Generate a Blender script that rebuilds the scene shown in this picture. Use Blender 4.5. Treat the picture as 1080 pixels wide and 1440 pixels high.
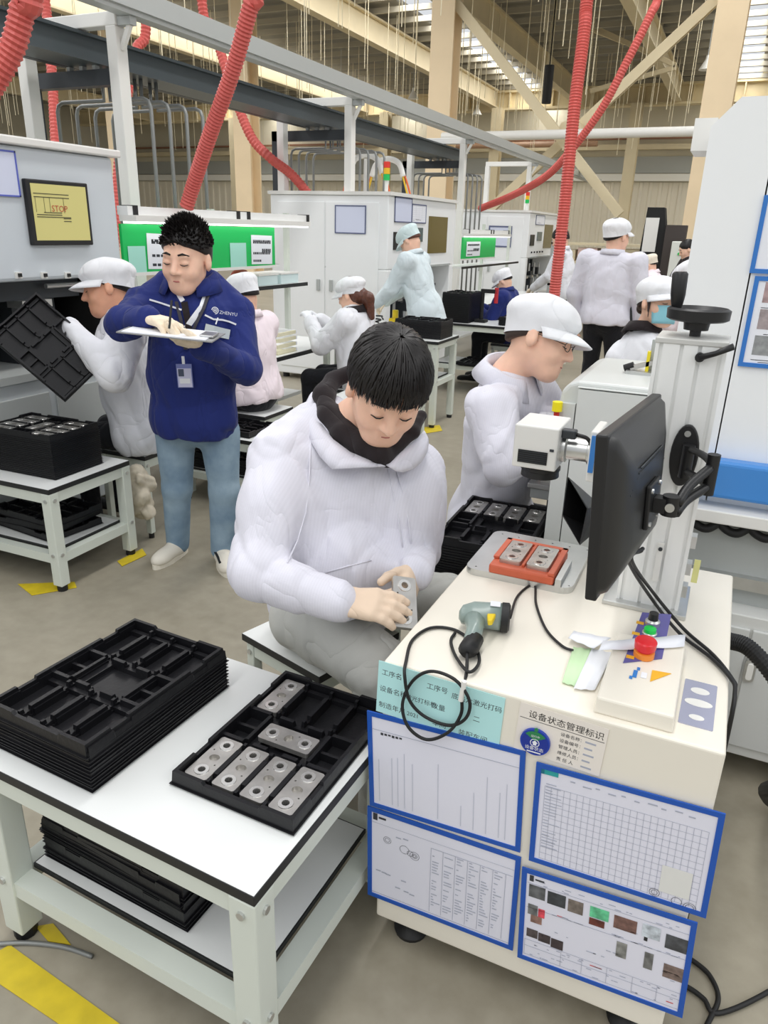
import bpy, bmesh, math, random
import numpy as np
from mathutils import Vector, Matrix

for o in list(bpy.data.objects): bpy.data.objects.remove(o)
scene = bpy.context.scene
COL = scene.collection
PI = math.pi
rnd = random.Random(7)

# ------------------------------------------------------------------ camera
F_PX, CX, CY, CAM_H = 1040.0, 540.0, 720.0, 1.68
def _axes():
    n = Vector((462-CX, 3434-CY, F_PX)).normalized()          # vertical vanishing point
    Z = -n
    d = Vector((1050-CX, 335-CY, F_PX)); d -= Z*d.dot(Z); d.normalize()   # vanishing point of the machine line
    return d.cross(Z), d, Z
AX, AY, AZ = _axes()
def ray(x, y):
    c = Vector(((x-CX)/F_PX, (y-CY)/F_PX, 1.0))
    return Vector((AX.dot(c), AY.dot(c), AZ.dot(c)))
EYE = Vector((0, 0, CAM_H))
def at(x, y, d): return EYE + ray(x, y)*d                     # d: depth along the optical axis
def onz(x, y, z=0.0): r = ray(x, y); return EYE + r*((z-CAM_H)/r.z)
def onx(x, y, X): r = ray(x, y); return EYE + r*(X/r.x)
def ony(x, y, Y): r = ray(x, y); return EYE + r*(Y/r.y)

cam = bpy.data.cameras.new('camera'); camo = bpy.data.objects.new('camera', cam); COL.objects.link(camo)
cam.sensor_fit = 'VERTICAL'; cam.sensor_height = 36.0; cam.lens = F_PX*36.0/1440.0
cam.clip_start = 0.05; cam.clip_end = 300
right = Vector((AX.x, AY.x, AZ.x)); down = Vector((AX.y, AY.y, AZ.y)); fwd = Vector((AX.z, AY.z, AZ.z))
m = Matrix((right, -down, -fwd)).transposed().to_4x4(); m.translation = EYE
camo.matrix_world = m
scene.camera = camo

# ------------------------------------------------------------------ light
scene.view_settings.view_transform = 'Standard'
try: scene.view_settings.look = 'None'
except Exception: pass
scene.view_settings.gamma = 1.0
scene.view_settings.use_curve_mapping = False
scene.view_settings.exposure = -0.14
w = bpy.data.worlds.new('sky'); scene.world = w; w.use_nodes = True
w.node_tree.nodes['Background'].inputs[0].default_value = (0.93, 0.96, 1.0, 1)
w.node_tree.nodes['Background'].inputs[1].default_value = 0.86
SKYLIGHT_X = (-28.0, -19.0, -10.8, -1.1, 8.0)
for X in SKYLIGHT_X:                                          # daylight strips let into the roof
    l = bpy.data.lights.new('skylight', 'AREA'); l.shape = 'RECTANGLE'
    l.size = 1.0; l.size_y = 54.0; l.energy = 1650
    l.color = (1.0, 0.985, 0.96)
    lo = bpy.data.objects.new('skylight' if X < 5 else 'skylight_right_offscreen', l); COL.objects.link(lo); lo.location = (X, 18, 8.38)

# ------------------------------------------------------------------ materials
MATS = {}
def mat(name, col, rough=0.5, metal=0.0, noise=0.0, nscale=8.0, bump=0.0, bscale=60.0, spec=0.5, alpha=1.0, trans=0.0, emit=0.0, coat=0.0, col2=None, stretch=None):
    if name in MATS: return MATS[name]
    m = bpy.data.materials.new(name); m.use_nodes = True; nt = m.node_tree; b = nt.nodes['Principled BSDF']
    c = tuple(col)+(1,)
    b.inputs['Base Color'].default_value = c; b.inputs['Roughness'].default_value = rough; b.inputs['Metallic'].default_value = metal
    b.inputs['Specular IOR Level'].default_value = spec; b.inputs['Alpha'].default_value = alpha
    b.inputs['Transmission Weight'].default_value = trans; b.inputs['Coat Weight'].default_value = coat
    if emit: b.inputs['Emission Color'].default_value = c; b.inputs['Emission Strength'].default_value = emit
    if noise or bump or col2:
        tc = nt.nodes.new('ShaderNodeTexCoord'); mp = nt.nodes.new('ShaderNodeMapping'); nt.links.new(tc.outputs['Object'], mp.inputs[0])
        if stretch: mp.inputs['Scale'].default_value = stretch
    if noise or col2:
        n = nt.nodes.new('ShaderNodeTexNoise'); n.inputs['Scale'].default_value = nscale; n.inputs['Detail'].default_value = 5
        nt.links.new(mp.outputs[0], n.inputs['Vector'])
        r = nt.nodes.new('ShaderNodeValToRGB'); r.color_ramp.elements[0].position = 0.3; r.color_ramp.elements[1].position = 0.7
        a = tuple(min(1, x*(1-noise)) for x in col) if not col2 else tuple(col2)
        e = tuple(min(1, x*(1+noise)) for x in col)
        r.color_ramp.elements[0].color = a+(1,); r.color_ramp.elements[1].color = e+(1,)
        nt.links.new(n.outputs['Fac'], r.inputs[0]); nt.links.new(r.outputs[0], b.inputs['Base Color'])
    if bump:
        n2 = nt.nodes.new('ShaderNodeTexNoise'); n2.inputs['Scale'].default_value = bscale; n2.inputs['Detail'].default_value = 4
        nt.links.new(mp.outputs[0], n2.inputs['Vector'])
        bm_ = nt.nodes.new('ShaderNodeBump'); bm_.inputs['Strength'].default_value = bump; bm_.inputs['Distance'].default_value = 0.004
        nt.links.new(n2.outputs['Fac'], bm_.inputs['Height']); nt.links.new(bm_.outputs[0], b.inputs['Normal'])
    MATS[name] = m
    return m
def rgb(r, g, b):
    f = lambda v: ((v/255+0.055)/1.055)**2.4 if v/255 > 0.04045 else v/255/12.92
    return (f(r), f(g), f(b))

M_white = mat('white_powder_coat', rgb(232,231,226), 0.35, noise=0.015, nscale=3)
M_machine = mat('machine_white_paint', rgb(243,245,245), 0.4, noise=0.015, nscale=2)
M_cream = mat('cream_cabinet_paint', rgb(238,232,218), 0.38, noise=0.012, nscale=4)
M_frame = mat('pale_green_white_steel', rgb(214,220,210), 0.4, noise=0.02, nscale=5)
M_lam = mat('white_laminate', rgb(232,234,232), 0.3, noise=0.01, nscale=6)
M_edge = mat('black_edge_band', rgb(28,29,30), 0.5)
M_blackpl = mat('black_thermoformed_plastic', rgb(20,20,23), 0.36, spec=.35, noise=0.15, nscale=14, bump=0.15, bscale=90)
M_black = mat('black_plastic', rgb(26,26,27), 0.42)
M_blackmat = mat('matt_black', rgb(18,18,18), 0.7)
M_rubber = mat('black_rubber', rgb(22,22,23), 0.55)
M_alu = mat('brushed_aluminium', rgb(205,206,204), 0.32, metal=0.85, noise=0.05, nscale=20)
M_alup = mat('anodised_profile', rgb(238,239,237), 0.38, metal=0.12, noise=0.02, nscale=10)
M_steel = mat('machined_steel', rgb(196,193,188), 0.3, metal=0.8, noise=0.12, nscale=30, bump=0.08)
M_dsteel = mat('dark_bore_steel', rgb(110,106,102), 0.35, metal=0.8)
M_grey = mat('grey_paint', rgb(176,180,178), 0.45)
M_dgrey = mat('dark_grey_steel', rgb(58,62,66), 0.45, metal=0.3)
M_conduit = mat('grey_conduit', rgb(138,140,138), 0.4, metal=0.4)
M_red = mat('red_hose', rgb(208,92,84), 0.45, noise=0.06, nscale=20)
M_redridge = mat('red_hose_ridge', rgb(226,120,108), 0.5)
M_yellow = mat('yellow_floor_tape', rgb(214,190,40), 0.5, noise=0.12, nscale=15)
M_green = mat('green_board', rgb(10,190,92), 0.4)
M_paper = mat('white_paper', rgb(238,240,246), 0.6, noise=0.01, nscale=10)
M_ink = mat('black_print', rgb(52,54,60), 0.6)
M_grid = mat('faint_grey_print', rgb(172,176,190), 0.6)
M_blue = mat('blue_frame', rgb(24,84,178), 0.35)
M_teal = mat('pale_teal_label', rgb(186,234,234), 0.5, noise=0.015)
M_ccream = mat('structural_cream_paint', rgb(220,206,172), 0.5, noise=0.05, nscale=1.2)
M_corange = mat('structural_peach_paint', rgb(236,214,178), 0.5, noise=0.05, nscale=1.2)

# ------------------------------------------------------------------ mesh helpers
def unit(v):
    v = Vector(v); return v.normalized() if v.length > 1e-9 else Vector((0, 0, 1))
def link(name, me, material, parent=None, org=None, smooth=False, bevel=0.0, seg=2, solid=0.0, kind=None, auto=None):
    o = bpy.data.objects.new(name, me); COL.objects.link(o)
    if material is not None and not me.materials: me.materials.append(material)
    if org is not None:
        me.transform(Matrix.Translation(-Vector(org)))
    if parent is not None: o.parent = parent
    elif org is not None: o.location = org
    if smooth:
        me.polygons.foreach_set('use_smooth', [True]*len(me.polygons))
    if auto is not None:
        me.polygons.foreach_set('use_smooth', [True]*len(me.polygons))
        try: me.set_sharp_from_angle(angle=math.radians(auto))
        except Exception: pass
    if solid:
        s = o.modifiers.new('thickness', 'SOLIDIFY'); s.thickness = solid; s.offset = 0
    if bevel:
        b = o.modifiers.new('bevel', 'BEVEL'); b.width = bevel; b.segments = seg; b.limit_method = 'ANGLE'
    if kind: o['kind'] = kind
    return o
def tag(o, label=None, cat=None, group=None, kind=None):
    if label: o['label'] = label
    if cat: o['category'] = cat
    if group: o['group'] = group
    if kind: o['kind'] = kind
    return o
def thing(name, label, cat, loc=(0,0,0), rz=0.0, group=None):
    o = bpy.data.objects.new(name, None); COL.objects.link(o); o.empty_display_size = 0.1
    o.location = loc; o.rotation_euler = (0, 0, rz)
    return tag(o, label, cat, group)
def dup(root, loc=None, rz=None, label=None, group=None, parent=None):
    c = root.copy(); COL.objects.link(c)
    if parent is not None: c.parent = parent
    if loc is not None: c.location = loc
    if rz is not None: c.rotation_euler = (root.rotation_euler[0], root.rotation_euler[1], rz)
    if label: c['label'] = label
    if group: c['group'] = group
    for ch in list(root.children): dup(ch, parent=c)
    return c

class MB:
    def __init__(self): self.v = []; self.f = []
    def add(self, vs, fs):
        n = len(self.v); self.v += [tuple(x) for x in vs]; self.f += [tuple(i+n for i in f) for f in fs]; return self
    def box(self, x0, x1, y0, y1, z0, z1, M=None):
        vs = [Vector((x, y, z)) for z in (z0, z1) for x, y in ((x0,y0),(x1,y0),(x1,y1),(x0,y1))]
        if M is not None: vs = [M @ p for p in vs]
        return self.add(vs, [(3,2,1,0),(4,5,6,7),(0,1,5,4),(1,2,6,5),(2,3,7,6),(3,0,4,7)])
    def cbox(self, c, s, M=None):
        return self.box(c[0]-s[0]/2, c[0]+s[0]/2, c[1]-s[1]/2, c[1]+s[1]/2, c[2]-s[2]/2, c[2]+s[2]/2, M)
    def bar(self, a, b, w, h=None, up=(0,0,1)):
        a, b = Vector(a), Vector(b); h = h or w; d = unit(b-a); u = Vector(up)
        if abs(d.dot(u)) > 0.98: u = Vector((0,1,0))
        s = unit(d.cross(u)); u = unit(s.cross(d))
        vs = [p + s*(i*w/2) + u*(j*h/2) for p in (a, b) for i, j in ((-1,-1),(1,-1),(1,1),(-1,1))]
        return self.add(vs, [(0,1,2,3),(7,6,5,4),(1,0,4,5),(2,1,5,6),(3,2,6,7),(0,3,7,4)])
    def cyl(self, a, b, r, r2=None, n=16, caps=True):
        a, b = Vector(a), Vector(b); r2 = r if r2 is None else r2; d = unit(b-a)
        u = Vector((0,0,1)) if abs(d.z) < 0.9 else Vector((1,0,0)); s = unit(d.cross(u)); u = s.cross(d)
        vs = []
        for p, q in ((a, r), (b, r2)):
            for i in range(n):
                t = 2*PI*i/n; vs.append(p + s*(q*math.cos(t)) + u*(q*math.sin(t)))
        fs = [(i, (i+1) % n, n+(i+1) % n, n+i) for i in range(n)]
        if caps: fs += [tuple(range(n-1, -1, -1)), tuple(range(n, 2*n))]
        return self.add(vs, fs)
    def tube(self, pts, r, n=8, caps=True):
        pts = [Vector(p) for p in pts]; N = len(pts); rr = r if isinstance(r, (list, tuple)) else [r]*N
        vs = []; d0 = unit(pts[1]-pts[0]); u = Vector((0,0,1)) if abs(d0.z) < 0.9 else Vector((1,0,0))
        s = unit(d0.cross(u))
        for i, p in enumerate(pts):
            d = unit(pts[min(i+1, N-1)] - pts[max(i-1, 0)])
            s = unit(s - d*s.dot(d)); u = d.cross(s)
            for k in range(n):
                t = 2*PI*k/n; vs.append(p + s*(rr[i]*math.cos(t)) + u*(rr[i]*math.sin(t)))
        fs = [(i*n+k, i*n+(k+1) % n, (i+1)*n+(k+1) % n, (i+1)*n+k) for i in range(N-1) for k in range(n)]
        if caps: fs += [tuple(range(n-1, -1, -1)), tuple(range((N-1)*n, N*n))]
        return self.add(vs, fs)
    def lathe(self, c, axis, prof, n=24):
        c = Vector(c); d = unit(axis); u = Vector((0,0,1)) if abs(d.z) < 0.9 else Vector((1,0,0)); s = unit(d.cross(u)); u = s.cross(d)
        vs = []
        for r, z in prof:
            for i in range(n):
                t = 2*PI*i/n; vs.append(c + d*z + s*(r*math.cos(t)) + u*(r*math.sin(t)))
        N = len(prof)
        fs = [(j*n+i, j*n+(i+1) % n, (j+1)*n+(i+1) % n, (j+1)*n+i) for j in range(N-1) for i in range(n)]
        fs += [tuple(range(n-1, -1, -1)), tuple(range((N-1)*n, N*n))]
        return self.add(vs, fs)
    def prism(self, poly, origin, ux, uy, depth):
        o, ux, uy = Vector(origin), Vector(ux), Vector(uy); nz = unit(ux.cross(uy)); n = len(poly)
        vs = [o + ux*x + uy*y for x, y in poly] + [o + ux*x + uy*y + nz*depth for x, y in poly]
        fs = [tuple(range(n-1, -1, -1)), tuple(range(n, 2*n))] + [(i, (i+1) % n, n+(i+1) % n, n+i) for i in range(n)]
        return self.add(vs, fs)
    def quad(self, a, b, c, d): return self.add([a, b, c, d], [(0,1,2,3)])
    def grid(self, rows, close=False):
        nr, nc = len(rows), len(rows[0]); vs = [p for r in rows for p in r]
        fs = [(i*nc+j, i*nc+(j+1) % nc, (i+1)*nc+(j+1) % nc, (i+1)*nc+j) for i in range(nr-1) for j in range(nc if close else nc-1)]
        return self.add(vs, fs)
    def mesh(self, name='mesh'):
        me = bpy.data.meshes.new(name); me.from_pydata(self.v, [], self.f); me.update(); return me
    def build(self, name, material, parent=None, org=None, **kw):
        return link(name, self.mesh(name), material, parent, org, **kw)

def plate_mesh(outer, holes, h):
    """flat plate with holes cut through; outline in xy, thickness 0..h"""
    bm = bmesh.new(); loops = [outer]+holes; edges = []
    for lp in loops:
        vs = [bm.verts.new((x, y, 0)) for x, y in lp]
        for i in range(len(vs)): edges.append(bm.edges.new((vs[i], vs[(i+1) % len(vs)])))
    bmesh.ops.triangle_fill(bm, edges=edges, use_beauty=True)
    r = bmesh.ops.extrude_face_region(bm, geom=list(bm.faces))
    bmesh.ops.translate(bm, verts=[g for g in r['geom'] if isinstance(g, bmesh.types.BMVert)], vec=(0, 0, h))
    bmesh.ops.recalc_face_normals(bm, faces=bm.faces)
    me = bpy.data.meshes.new('plate'); bm.to_mesh(me); bm.free(); return me
def circ(cx, cy, r, n=16, ry=None): return [(cx+r*math.cos(2*PI*i/n), cy+(ry or r)*math.sin(2*PI*i/n)) for i in range(n)]
def rrect(x0, x1, y0, y1, r, n=4):
    out = []
    for cx, cy, a in ((x1-r, y1-r, 0), (x0+r, y1-r, PI/2), (x0+r, y0+r, PI), (x1-r, y0+r, 1.5*PI)):
        out += [(cx+r*math.cos(a+PI/2*i/n), cy+r*math.sin(a+PI/2*i/n)) for i in range(n+1)]
    return out
def spline(pts, n=8):
    P = [Vector(p) for p in pts]; P = [P[0]*2-P[1]]+P+[P[-1]*2-P[-2]]; out = []
    for i in range(1, len(P)-2):
        for k in range(n):
            t = k/n; a, b, c, d = P[i-1], P[i], P[i+1], P[i+2]
            out.append(0.5*((2*b)+(c-a)*t+(2*a-5*b+4*c-d)*t*t+(3*b-a-3*c+d)*t**3))
    out.append(P[-2]); return out
def frame_M(origin, ux, uy):
    ux, uy = unit(ux), Vector(uy); uy = unit(uy-ux*uy.dot(ux)); nz = ux.cross(uy)
    m = Matrix((ux, uy, nz)).transposed().to_4x4(); m.translation = Vector(origin); return m
def text_mesh(s, size, M, align='LEFT', extrude=0.0):
    cu = bpy.data.curves.new('lettering', 'FONT'); cu.body = s; cu.size = size; cu.align_x = align; cu.extrude = extrude
    cu.resolution_u = 2
    o = bpy.data.objects.new('lettering', cu); COL.objects.link(o)
    bpy.context.view_layer.update()
    dg = bpy.context.evaluated_depsgraph_get(); me = bpy.data.meshes.new_from_object(o.evaluated_get(dg))
    bpy.data.objects.remove(o); bpy.data.curves.remove(cu)
    me.transform(M); me.materials.clear(); return me

# ------------------------------------------------------------------ hall
def concrete():
    m = bpy.data.materials.new('polished_concrete'); m.use_nodes = True; nt = m.node_tree; b = nt.nodes['Principled BSDF']
    tc = nt.nodes.new('ShaderNodeTexCoord')
    n1 = nt.nodes.new('ShaderNodeTexNoise'); n1.inputs['Scale'].default_value = 0.9; n1.inputs['Detail'].default_value = 8; n1.inputs['Roughness'].default_value = 0.65
    n2 = nt.nodes.new('ShaderNodeTexNoise'); n2.inputs['Scale'].default_value = 14; n2.inputs['Detail'].default_value = 6
    for n in (n1, n2): nt.links.new(tc.outputs['Object'], n.inputs['Vector'])
    mx = nt.nodes.new('ShaderNodeMix'); mx.inputs[0].default_value = 0.35
    nt.links.new(n1.outputs['Fac'], mx.inputs[2]); nt.links.new(n2.outputs['Fac'], mx.inputs[3])
    r = nt.nodes.new('ShaderNodeValToRGB'); r.color_ramp.elements[0].position = 0.32; r.color_ramp.elements[1].position = 0.68
    r.color_ramp.elements[0].color = rgb(138,131,114)+(1,); r.color_ramp.elements[1].color = rgb(170,163,146)+(1,)
    nt.links.new(mx.outputs[0], r.inputs[0]); nt.links.new(r.outputs[0], b.inputs['Base Color'])
    rr = nt.nodes.new('ShaderNodeMapRange'); rr.inputs[3].default_value = 0.34; rr.inputs[4].default_value = 0.55
    nt.links.new(n2.outputs['Fac'], rr.inputs[0]); nt.links.new(rr.outputs[0], b.inputs['Roughness'])
    b.inputs['Specular IOR Level'].default_value = 0.45
    return m
fl = MB().quad((-40,-10,0),(25,-10,0),(25,46,0),(-40,46,0)).build('floor', concrete()); tag(fl, kind='structure')

M_deck = mat('grey_roof_deck', rgb(142,140,132), 0.6, noise=0.05, nscale=0.6)
M_purlin = mat('roof_purlin_paint', rgb(168,162,146), 0.6)
dk = MB()
edges = [-40]+[e for X in SKYLIGHT_X for e in (X-0.5, X+0.5)]+[25]
for i in range(0, len(edges), 2):
    dk.box(edges[i], edges[i+1], 14, 46, 8.4, 8.5)
ceil_o = dk.build('ceiling', M_deck); tag(ceil_o, kind='structure')
pm = MB().box(-40, 25, -0.05, 0.05, 8.16, 8.32).mesh('purlin'); pm.materials.append(M_purlin)
for i in range(24):
    p = bpy.data.objects.new('purlin', pm); COL.objects.link(p); p.parent = ceil_o; p.location = (0, 15+i*1.3, 0)

# far wall: ribbed cladding below, plain band and upper cladding above
WY = 45.0
def ribbed(x0, x1, z0, z1, y, pitch=0.5, depth=0.07):
    b = MB(); x = x0; top = []; pts = []
    while x < x1:
        pts += [(x, y), (x+pitch*0.55, y), (x+pitch*0.65, y-depth), (x+pitch*0.9, y-depth)]; x += pitch
    b.grid([[(px, py, z0) for px, py in pts], [(px, py, z1) for px, py in pts]]); return b
wb = MB().box(-40, 25, WY, WY+0.3, 0, 8.5).build('wall_back', mat('upper_wall_paint', rgb(222,214,190), 0.6, noise=0.05, nscale=0.5)); tag(wb, kind='structure')
ribbed(-40, 25, 0, 4.35, WY-0.02).build('cladding', mat('beige_cladding', rgb(236,229,210), 0.5, noise=0.03, nscale=0.6), wb)
MB().box(-40, 25, WY-0.35, WY-0.05, 4.4, 4.75).build('rail', mat('white_rail', rgb(236,234,224), 0.5), wb)
MB().box(-40, 25, WY-0.12, WY, 4.8, 5.6).build('band', mat('grey_band', rgb(168,170,164), 0.5), wb)
MB().box(-40, 25, WY-0.5, WY-0.1, 5.9, 6.15).build('cornice', M_ccream, wb)
MB().box(-40, 25, WY-0.3, WY-0.1, 6.4, 6.5).build('cornice', mat('brown_pipe', rgb(150,108,84), 0.5), wb)
wl = MB().box(-40.3, -40, 5, WY+0.3, 0, 8.5).build('wall_left', mat('side_wall_paint', rgb(205,200,184), 0.6, noise=0.04, nscale=0.5)); tag(wl, kind='structure')

# roof beams that run the length of the hall
for X, z in ((-34,7.8),(-26,7.8),(-19.5,7.8),(-12.4,7.8),(-8.3,7.8),(-3.9,7.8),(3.5,7.8)):
    b = MB(); b.box(X-0.16, X+0.16, 15, 39.68, z-0.42, z-0.36); b.box(X-0.16, X+0.16, 15, 39.68, z+0.30, z+0.36); b.box(X-0.03, X+0.03, 15, 39.68, z-0.36, z+0.30)
    o = b.build('roof_beam', M_ccream, org=(X, 15, z-0.42)); tag(o, 'long cream steel beam running under the roof deck toward the far wall', 'beam', 'roof beams along the hall')
g = MB(); g.box(-39.9, 25, 39.7, 40.3, 8.05, 8.15); g.box(-39.9, 25, 39.7, 40.3, 7.28, 7.38); g.box(-39.9, 25, 39.95, 40.05, 7.38, 8.05)
for i in range(30): g.box(-39+i*2.1, -38.95+i*2.1, 39.72, 40.28, 7.38, 8.05)
o = g.build('crossbeam', mat('girder_paint', rgb(222,206,166), 0.5, noise=0.05, nscale=1), org=(0, 40, 7.28)); tag(o, 'deep cream girder spanning the hall from side to side under the roof', 'beam')

def column(X, Y, wdt, z1, label, m=None):
    b = MB(); t = wdt*0.09
    b.box(X-wdt/2, X+wdt/2, Y-wdt/2, Y-wdt/2+t, 0.03, z1); b.box(X-wdt/2, X+wdt/2, Y+wdt/2-t, Y+wdt/2, 0.03, z1); b.box(X-t/2, X+t/2, Y-wdt/2+t, Y+wdt/2-t, 0.03, z1)
    root = thing('steel_column', label, 'column', (X, Y, 0))
    b.build('shaft', m or M_corange, root, org=(X, Y, 0))
    MB().box(X-wdt*.7, X+wdt*.7, Y-wdt*.7, Y+wdt*.7, 0, 0.03).build('base_plate', M_ccream, root, org=(X, Y, 0))
    return root
column(-7.25, 19, 0.56, 8.36, 'wide peach steel column at the left end of the big cross brace')
column(-1.05, 19, 0.6, 8.36, 'wide peach steel column at the right end of the big cross brace, beside the tall white machine')
for X, Y in ((-18, 39), (-12, 39), (-27.4, 39), (-5.5, 39)):
    o = column(X, Y, 0.5, 7.26, 'slender cream column standing under the deep girder near the far wall', M_ccream); o['group'] = 'far columns under the girder'
for (X, Y), lab in (((-15.0, 22), 'peach column rising behind the grey conduit bundle and the middle red hose'), ((-20.2, 22), 'peach column rising behind the dark goalpost frame')):
    column(X, Y, 0.6, 8.36, lab)

# big cross brace between the two wide columns
def brace(a, b, w, name, label, m=M_ccream):
    a, b = Vector(a), Vector(b); bb = MB(); d = unit(b-a)
    bb.bar(a+Vector((0,-.06,0)), b+Vector((0,-.06,0)), w, 0.05, up=(0,1,0)); bb.bar(a, b, 0.04, 0.12, up=(0,1,0)); bb.bar(a+Vector((0,.06,0)), b+Vector((0,.06,0)), w, 0.05, up=(0,1,0))
    o = bb.build(name, m, org=tuple(b)); return tag(o, label, 'brace')
Cc = ony(800, 186, 19)
brace(ony(640, 2, 19), ony(872, 302, 19), 0.21, 'diagonal_brace', 'cream diagonal brace falling from the left wide column down to the right')
brace(ony(1012, -5, 19.46), ony(688, 296, 19.46), 0.21, 'diagonal_brace', 'cream diagonal brace rising from lower left up to the right wide column')
g = MB().lathe(Cc+Vector((0,.08,0)), (0,1,0), [(0.3,0),(0.3,0.3)], 8).build('gusset_plate', M_ccream, org=Cc); tag(g, 'cream gusset plate where the two diagonal braces cross', 'plate')
# secondary roof bracing near the right column
for a, b in (((795,20),(950,92)), ((880,60),(700+80,20)), ((950,95),(830,128))):
    P, Q = ony(a[0], a[1], 30), ony(b[0], b[1], 30)
    o = MB().bar(P, Q, 0.14, 0.14).build('roof_tie', M_ccream, org=P); tag(o, 'thin cream tie rod bracing the roof between the beams', 'tie', 'roof tie rods')

# long white service pipe and lesser rails across the hall
for (x0, x1, py, Y, r, lab, mm) in ((622, 1012, 190, 18.59, 0.10, 'long white service pipe crossing in front of the cross brace', M_white),
                                (555, 840, 206, 38.62, 0.13, 'brown service pipe crossing the hall below the white pipe', mat('brown_pipe2', rgb(176,140,112), 0.5))):
    P, Q = ony(x0, py, Y), ony(x1, py-3, Y); P.z = Q.z = (P.z+Q.z)/2
    o = MB().cyl(P, Q, r).build('service_pipe', mm, org=P, auto=40); tag(o, lab, 'pipe')

# lamps and wires hanging from the roof
LAMPS = []
lampm = MB().lathe((0,0,0), (0,0,-1), [(0.05,0),(0.07,0.12),(0.10,0.18),(0.24,0.42),(0.22,0.42)], 16).mesh('shade'); lampm.materials.append(mat('lamp_shade', rgb(235,235,230), 0.3))
rodm = MB().cyl((0,0,0), (0,0,1.4), 0.015, n=6).mesh('rod'); rodm.materials.append(M_grey)
for px, py, Y in ((480, 5, 30), (584, 56, 33), (674, 108, 38), (1004, 26, 30)):
    P = ony(px, py, Y); P.z = min(P.z, 7.3); LAMPS.append(P)
    t = thing('high_bay_lamp', 'small cone shaped high bay lamp hanging from the roof on a rod', 'lamp', P, group='high bay lamps under the roof')
    a = bpy.data.objects.new('shade', lampm); COL.objects.link(a); a.parent = t
    b = bpy.data.objects.new('rod', rodm); COL.objects.link(b); b.parent = t; b.scale = (1, 1, (8.36-P.z)/1.4)
wm = MB().cyl((0,0,0), (0,0,1), 0.011, n=4, caps=False).mesh('hanging_wire'); wm.materials.append(mat('pale_wire', rgb(236,226,196), 0.4))
for i in range(290):
    X = rnd.uniform(-30, 1.5); Y = rnd.uniform(16, 36)
    if min(abs(X-s_) for s_ in SKYLIGHT_X) < 0.7: X += 1.6
    if min((Vector((X, Y))-L_.to_2d()).length for L_ in LAMPS) < .5: Y += 1.2
    o = bpy.data.objects.new('hanging_wire', wm); COL.objects.link(o)
    z0 = rnd.uniform(4.6, 6.4); o.location = (X, Y, z0); o.scale = (1, 1, 8.36-z0)
    tag(o, 'thin pale wire hanging straight down from the roof', 'wire', 'wires hanging from the roof')

# ================================================================== background line: machines, gantry, benches
MX = -3.4                                       # front plane of the machine line
def doc(name, label, M, w, h, frame_mat, parent=None, rows=0, cols=0, thick=0.006, fw=0.012, cat='document', seed=1, photos=0, group=None, sheet=M_paper, titles=True):
    """flat document holder lying in the xy plane of M (origin lower left)"""
    if parent is None:
        root = thing(name, label, cat, M.translation, group=group); pm, org = root, M.translation
    else:
        root = bpy.data.objects.new(name, None); COL.objects.link(root); root.parent = parent; pm, org = root, parent.location
    fr = MB()
    for x0, x1, y0, y1 in ((0,w,0,fw),(0,w,h-fw,h),(0,fw,fw,h-fw),(w-fw,w,fw,h-fw)): fr.box(x0,x1,y0,y1,0,thick,M)
    fr.build('frame', frame_mat, pm, org)
    MB().box(fw, w-fw, fw, h-fw, 0, thick*0.5, M).build('sheet', sheet, pm, org)
    r = random.Random(seed); z = thick*0.5+0.0004
    g = MB(); t = MB(); lw = max(0.0006, w*0.0018); mx, my = w*0.06, h*0.06
    if cols:
        for i in range(cols+1):
            x = mx+(w-2*mx)*i/cols; g.box(x-lw/2, x+lw/2, my, h*0.80, z, z+0.0003, M)
    if rows:
        for i in range(rows+1):
            y = my+(h*0.80-my)*i/rows; g.box(mx, w-mx, y-lw/2, y+lw/2, z, z+0.0003, M)
    if g.v: g.build('printed_lines', M_grid, pm, org, kind='stuff')
    if titles:
        for i in range(3):
            y = h*(0.9-0.03*i); x = w*(0.07 if i == 0 else r.uniform(0.1, 0.4)); L = w*(0.10 if i == 0 else r.uniform(0.15, 0.4))
            while L > 0:
                k = r.uniform(0.008, 0.02)*w; t.box(x, x+k, y-h*0.008, y+h*0.008, z, z+0.0003, M); x += k*1.35; L -= k*1.35
        t.build('printed_text', M_ink, pm, org, kind='stuff')
    return root, pm, org

def tower_lamp(P, label):
    t = thing('signal_lamp', label, 'lamp', P)
    MB().cyl(P, P+Vector((0,0,.12)), 0.02, n=12).build('pole', M_white, t, P)
    for i, c in enumerate(((30,190,90),(240,190,40),(225,60,45))):
        MB().cyl(P+Vector((0,0,.12+.06*i)), P+Vector((0,0,.178+.06*i)), 0.034, n=14).build('lens', mat('lens_%d' % i, rgb(*c), 0.3), t, P)
    return t

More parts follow.
